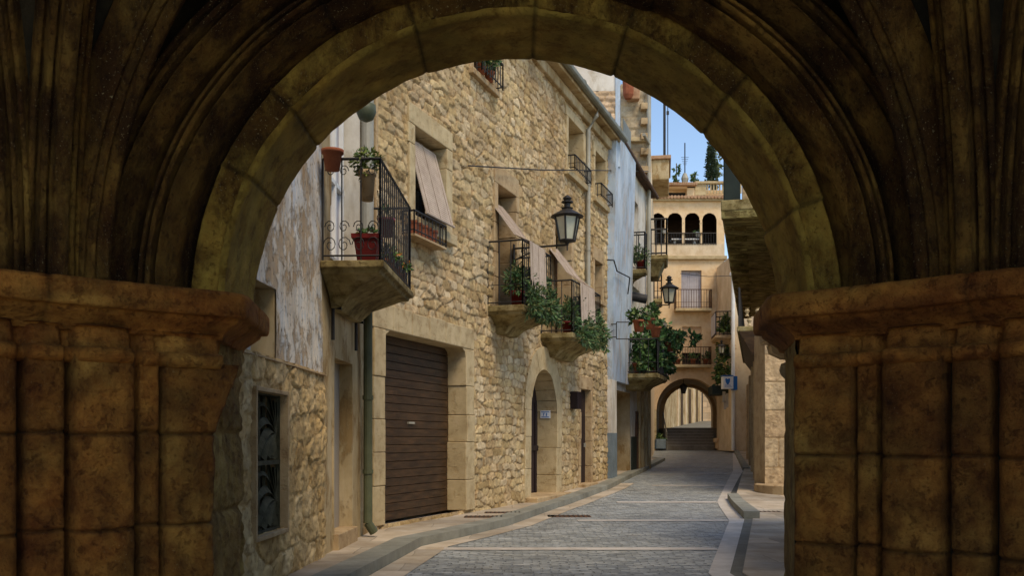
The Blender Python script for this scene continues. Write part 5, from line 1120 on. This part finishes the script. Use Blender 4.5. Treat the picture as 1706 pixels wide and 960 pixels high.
for k in range(3):
    u_ = -.35-k*1.4; pl = [(0, zsl-.26), (.85, zsl-.26), (.9, zsl-.30), (.88, zsl-.38), (.75, zsl-.44), (.5, zsl-.46), (.3, zsl-.56), (0, zsl-.62)]
    fk = Frame(NE.p(u_, 0, -.95)[:2], NE.N, -NE.U); MB().prism(fk, pl, -.12, .12).build('corbel', 'dressed', hn, bevel=.02)
MB().box(NE, -4, -.1, zsl-.36, zsl-.262, -1.0, -.12).build('moulding', 'dressed', hn, bevel=.02)

# ================================================================== pots and plants
c = L1.p(b1u0+.12, b1z+1.0-.28, nB*.0+.16)
def l1p(u, z, n): return L1.p(u, z, n)
pot('hanging_pot', 'terracotta pot hooked to the near side of the wrought iron balcony by the wall', (L1.p(b1u0+.0, 0, .14)[0], L1.p(b1u0+.03, 0, .14)[1]-.10, L1.z(565, 298, .14)), .105, .2, 'terracotta', 'pots on the wrought iron balcony')
zr = L1.z(636, 263, nB)
t = pot('hanging_pot', 'mossy terracotta pot with a yellow green shrub at the corner of the wrought iron balcony', (L1.p(b1u0+.02, 0, .46)[0], L1.p(b1u0+.12, 0, .46)[1], zr-.40), .085, .30, 'dressed', 'pots on the wrought iron balcony',
    ([(L1.p(b1u0+.12, zr+.02, .44), (.13, .13, .10)), (L1.p(b1u0+.12, zr-.08, .42), (.09, .1, .08))], 420, .045, YELLOWGREEN, dict(seed=3)))
pot('flower_tub', 'large dark red square tub at the near corner of the wrought iron balcony', L1.p(b1u0+.2, b1z+.01, .44), .19, .27, 'redplastic', 'pots on the wrought iron balcony', ([(L1.p(b1u0+.2, b1z+.30, .44), (.1, .1, .05))], 60, .06, GREEN, dict(seed=31)), square=True)
pot('flower_pot', 'small bright red pot halfway along the wrought iron balcony', L1.p(b1u0+.9, b1z+.42, .52), .085, .2, 'redplastic', 'pots on the wrought iron balcony', ([(L1.p(b1u0+.9, b1z+.68, .5), (.07, .07, .08))], 80, .05, GREEN, dict(seed=4)))
for i, lab in enumerate(('nearest', 'middle', 'farthest')):
    u_ = b1u0+1.0+i*.45; pot('flower_pot', f'{lab} of three pots of orange blooms on the floor of the wrought iron balcony', L1.p(u_, b1z+.01, .50), .09, .18, 'terracotta', 'orange flowering pots on the wrought iron balcony', ([(L1.p(u_, b1z+.28, .5), (.12, .14, .12))], 220, .05, GREEN+[(.5, .18, .02)], dict(seed=40+i)))
t = thing('hanging_disc', 'round dark green hanging shade at the top of the white house, cut by the arch', 'lamp shade', L1.p(L1.u(610, .3), 4.3, .3)); cc = L1.p(L1.u(610, .2), L1.z(610, 184, .2), .2)
MB().lathe(cc, [(.03, .10), (.11, .06), (.115, -.02), (.08, -.1), (.02, -.13)], 18).build('shade', 'pipegreen', t, smooth=True); MB().tube([Vector(cc)+Vector((0, 0, .1)), Vector(cc)+Vector((0, 0, .9))], .006, 5).build('cord', 'iron', t)
def balplants(fr, u0, u1, z, n, k, lab, grp, seed, hh=.5, cols=GREY_GREEN, spill=True, lf=.10, num=900):
    ords = ['nearest', 'second nearest', 'third nearest', 'fourth', 'fifth', 'farthest']
    for i in range(k):
        u_ = u0+(u1-u0)*(i+.5)/k; r = .13; m_ = 'redplastic' if i == 0 else 'terracotta'; n_ = n-.17; g = random.uniform(.8, 1.15)
        bl = [(fr.p(u_, z+.34*g+.1, n_), (.22, .25, .26)), (fr.p(u_+.1, z+.5*hh+.3*g, n_-.05), (.18, .2, .22))]
        if spill: bl += [(fr.p(u_+.08, z+.12, n+.10), (.14, .3, .22)), (fr.p(u_-.05, z-.06, n+.13), (.10, .26, .16), None, .5)]
        pot('potted_plant', lab % (ords[i] if i < k-1 else 'farthest'), fr.p(u_, z+.01, n_), r, .24, m_, grp, (bl, num, lf, cols, dict(seed=seed+i, long=3.2)), cat='potted plant')
balplants(L2, b2u[0]+.05, b2u[1]-.1, b2z, .65, 5, '%s bushy grey green potted plant on the nearer stone house balcony', 'plants on the nearer stone house balcony', 100)
balplants(L2, b3u[0]+.1, b3u[1]-.05, b3z, .65, 5, '%s trailing potted plant on the farther stone house balcony', 'plants on the farther stone house balcony', 120)
balplants(L3, bu[0]+.1, bu[1]-.1, bu[2], .5, 3, '%s small plant on the upper balcony of the blue house', 'plants on the upper balcony of the blue house', 140, hh=.2, spill=False, num=220, lf=.1)
# window plants on the top left window
uW = (U0[0]+U0[1])/2
for i, dx in enumerate((-.25, .12)):
    pot('potted_plant', ('left', 'right')[i]+' small plant pot on the topmost window ledge of the stone house', L2.p(uW+dx, U0[2]+.0, .1), .09, .17, 'terracotta', 'plants on the topmost window ledge', ([(L2.p(uW+dx, U0[2]+.3, .14), (.13, .14, .14))], 260, .07, GREY_GREEN, dict(seed=150+i)), cat='potted plant')
# crowded flower balcony of the blue house
nb_ = .95; spec = [(.15, .55, .20, .0), (.5, .85, .35, .35), (.9, .6, .45, .3), (1.4, .85, .35, .2), (1.9, .75, .5, .25), (2.4, .80, .5, .35), (2.9, .8, .5, .3), (3.3, .75, .35, .2)]
labs = ['tall spiky', 'broad leaved', 'dark leaved', 'upright', 'dense dark', 'tall flowering', 'tall pale green', 'drooping']
for i, (du, nn_, hh, ex_) in enumerate(spec):
    u_ = bl[0]+.15+du; bl_ = [(L3.p(u_, bl[2]+.35+hh*.4, nn_-.15), (.28, .32, .34)), (L3.p(u_+.1, bl[2]+.6+hh*.9, nn_-.1), (.3, .34, .34)), (L3.p(u_-.05, bl[2]+.32, nn_-.08), (.22, .26, .2))]
    if i in (5, 6): bl_ += [(L3.p(u_, bl[2]+1.35, nn_-.1), (.3, .32, .3)), (L3.p(u_+.1, bl[2]+1.15, nn_+.1), (.26, .3, .24))]
    pot('potted_plant', f'{labs[i]} potted plant on the crowded flower balcony, number {["one", "two", "three", "four", "five", "six", "seven", "eight"][i]} from the near end', L3.p(u_, bl[2]+.01, nn_-.18), .17, .3, 'terracotta', 'plants crowding the blue house balcony', (bl_, 620, .15, GREEN+[(.10, .19, .05)]+([(.55, .42, .36)] if i in (5, 6) else []), dict(seed=200+i, long=1.7)), cat='potted plant')
for i, (x_, y_) in enumerate(((1063, 553), (1082, 549), (1091, 562), (1114, 586))):
    u_, z_ = L3.uz(x_, y_, nb_+.08); pot('hanging_pot', ('first', 'second', 'third', 'fourth')[i]+' terracotta pot from the left hung on the outside of the crowded flower balcony rail', L3.p(u_, z_, nb_+.10), .15, .27, 'terracotta', 'terracotta pots hung on the flower balcony rail', ([(L3.p(u_, z_+.4, nb_+.10), (.2, .22, .2))], 200, .12, GREEN, dict(seed=230+i)))
u_, z_ = L3.uz(1140, 560, 1.2)
climb('leafy shoot arching right from the crowded flower balcony before the peach wall', [(L3.p(L3.u(1128, 1.3), L3.z(1128, 560, 1.3), 1.3), (.22, .3, .22)), (L3.p(L3.u(1150, 1.5), L3.z(1150, 562, 1.5), 1.5), (.22, .3, .2))], 170, GREEN, 66, .16)
# peach building small pots
for i, (x_, lab) in enumerate(((1127, 'left'), (1153, 'middle'), (1173, 'right'))):
    pot('flower_pot', f'{lab} pot on the lower balcony of the peach building', E_.p(ex(x_), ey(609)+.01, .35), .15, .28, 'terracotta', 'pots on the lower balcony of the peach building', ([(E_.p(ex(x_), ey(609)+.42, .35), (.25, .15, .2))], 140, .12, GREEN, dict(seed=240+i)))
# table and pots in the loggia
lt = thing('loggia_table', 'pale table standing behind the loggia railing on top of the peach building', 'table', E_.p(ex(1142), ey(407), -.5)); MB().box(E_, ex(1120), ex(1166), ey(398), ey(396), -.8, -.2).build('tabletop', 'whitepaint', lt)
for x_ in (1126, 1160): MB().box(E_, ex(x_)-.06, ex(x_)+.06, ey(407), ey(398), -.55, -.4).build('leg', 'whitepaint', lt)
for i, (x_, y_, lab) in enumerate(((1165, 390, 'pale pot with a sprig on the loggia table of the peach building'), (1107, 388, 'white pot at the left column of the peach building loggia'))):
    pot('flower_pot', lab, E_.p(ex(x_), ey(y_+2), -.35 if i == 0 else .14), .14, .22, 'whitepaint', None, ([(E_.p(ex(x_), ey(y_-4), -.3), (.2, .15, .15))], 60, .1, GREEN, dict(seed=250+i)))
# trees and aerials on the skyline
def tree(kind, lab, X, Y, z0, blobs, n, size, cols, h, seed):
    t = thing(kind, lab, 'tree', (X, Y, z0)); MB().tube([(X, Y, z0), (X+.05, Y, z0+h*.5), (X, Y, z0+h)], [.14, .09, .03], 8).build('trunk', 'bark', t); leaves('crown', blobs, n, size, cols, t, seed=seed, droop=0)
Yc = 60.0; zz_ = lambda y: (735-y)/F*Yc; xx_ = lambda x: (x-853)/F*Yc
tree('cypress', 'slim dark cypress on the skyline left of the bright leafy tree', xx_(1185), Yc, zz_(310)-6, [((xx_(1185), Yc, zz_(246+10*k)), (.22+.03*k, .3, .5)) for k in range(7)], 3000, .13, [(.03, .05, .02), (.05, .075, .03)], 8, 301)
tree('broadleaf_tree', 'pale sparse leafy tree against the sky right of the cypress', xx_(1198), Yc+1, zz_(310)-6, [((xx_(1198)+.1*math.sin(k*2), Yc+1, zz_(258+9*k)), (.42, .4, .4)) for k in range(5)], 480, .2, [(.14, .18, .06), (.20, .22, .10)], 8, 302)
for i, (x_, y0_, lab) in enumerate(((1127, 272, 'spindly dark plant spike on the roof, left of the tall aerial'), (1157, 290, 'low agave clump on the roof, right of the tall aerial'))):
    t = thing('roof_plant', lab, 'plant', (xx_(x_), 56, (735-302)/F*56)); z0_ = (735-306)/F*56; z1_ = (735-y0_)/F*56; X_ = (x_-853)/F*56
    leaves('foliage', [((X_, 56, z0_+(z1_-z0_)*q/5), (.16, .2, .25)) for q in range(5)], 260, .16, GREEN, t, seed=310+i); MB().tube([(X_, 56, z0_-.5), (X_, 56, z1_)], .03, 5).build('stem', 'stem', t)
X_ = (1141-853)/F*56; t = thing('aerial', 'tall thin television aerial rising in the middle of the patch of sky', 'aerial', (X_, 56, (735-306)/F*56)); mb = MB().tube([(X_, 56, (735-308)/F*56), (X_, 56, (735-238)/F*56)], .035, 6)
MB().lathe((X_, 56, (735-306)/F*56), [(.15, 0), (.22, .3), (.1, .6)], 8).build('base', 'pipegrey', t); mb.build('mast', 'iron', t)
mb = MB()
for q in range(5): z_ = (735-262-q*3)/F*56; mb.tube([(X_-.22+.03*q, 56, z_), (X_+.22-.03*q, 56, z_)], .012, 4)
mb.build('antenna_rod', 'iron', t)
# cables
def cable(pts, lab, r=.008): tag(MB().tube(pts, r, 5).build('cable', 'iron'), lab, 'cable')
p0 = L2.p(L2.u(780, .12), L2.z(780, 276, .12), .12); cable([p0, L2.p(L2.u(900, .16), L2.z(900, 283, .16), .16), L2.p(L2.u(1010, .12), L2.z(1010, 284, .12), .12), L3.p(L3.u(1080, .2), L3.z(1080, 285, .2), .2)], 'thin cable running across the upper stone wall to the grey downpipe', .012)
a_ = L3.uz(1018, 434, .2); b_ = L3.uz(1043, 463, .2); c2_ = L3.uz(1040, 475, .2); cable([L3.p(*L3.uz(1012, 433, .3), .3), L3.p(*a_, .27), L3.p(*L3.uz(1028, 452, .26), .26), L3.p(*b_, .3), L3.p(*L3.uz(1046, 490, .2), .2)], 'black cable sagging across the light blue corner strip', .018)
cable([(7.7, 44, (735-456)/F*44), (9.0, 44, (735-461)/F*44), (10.5, 44, (735-459)/F*44)], 'wire strung across the street before the peach building', .014)
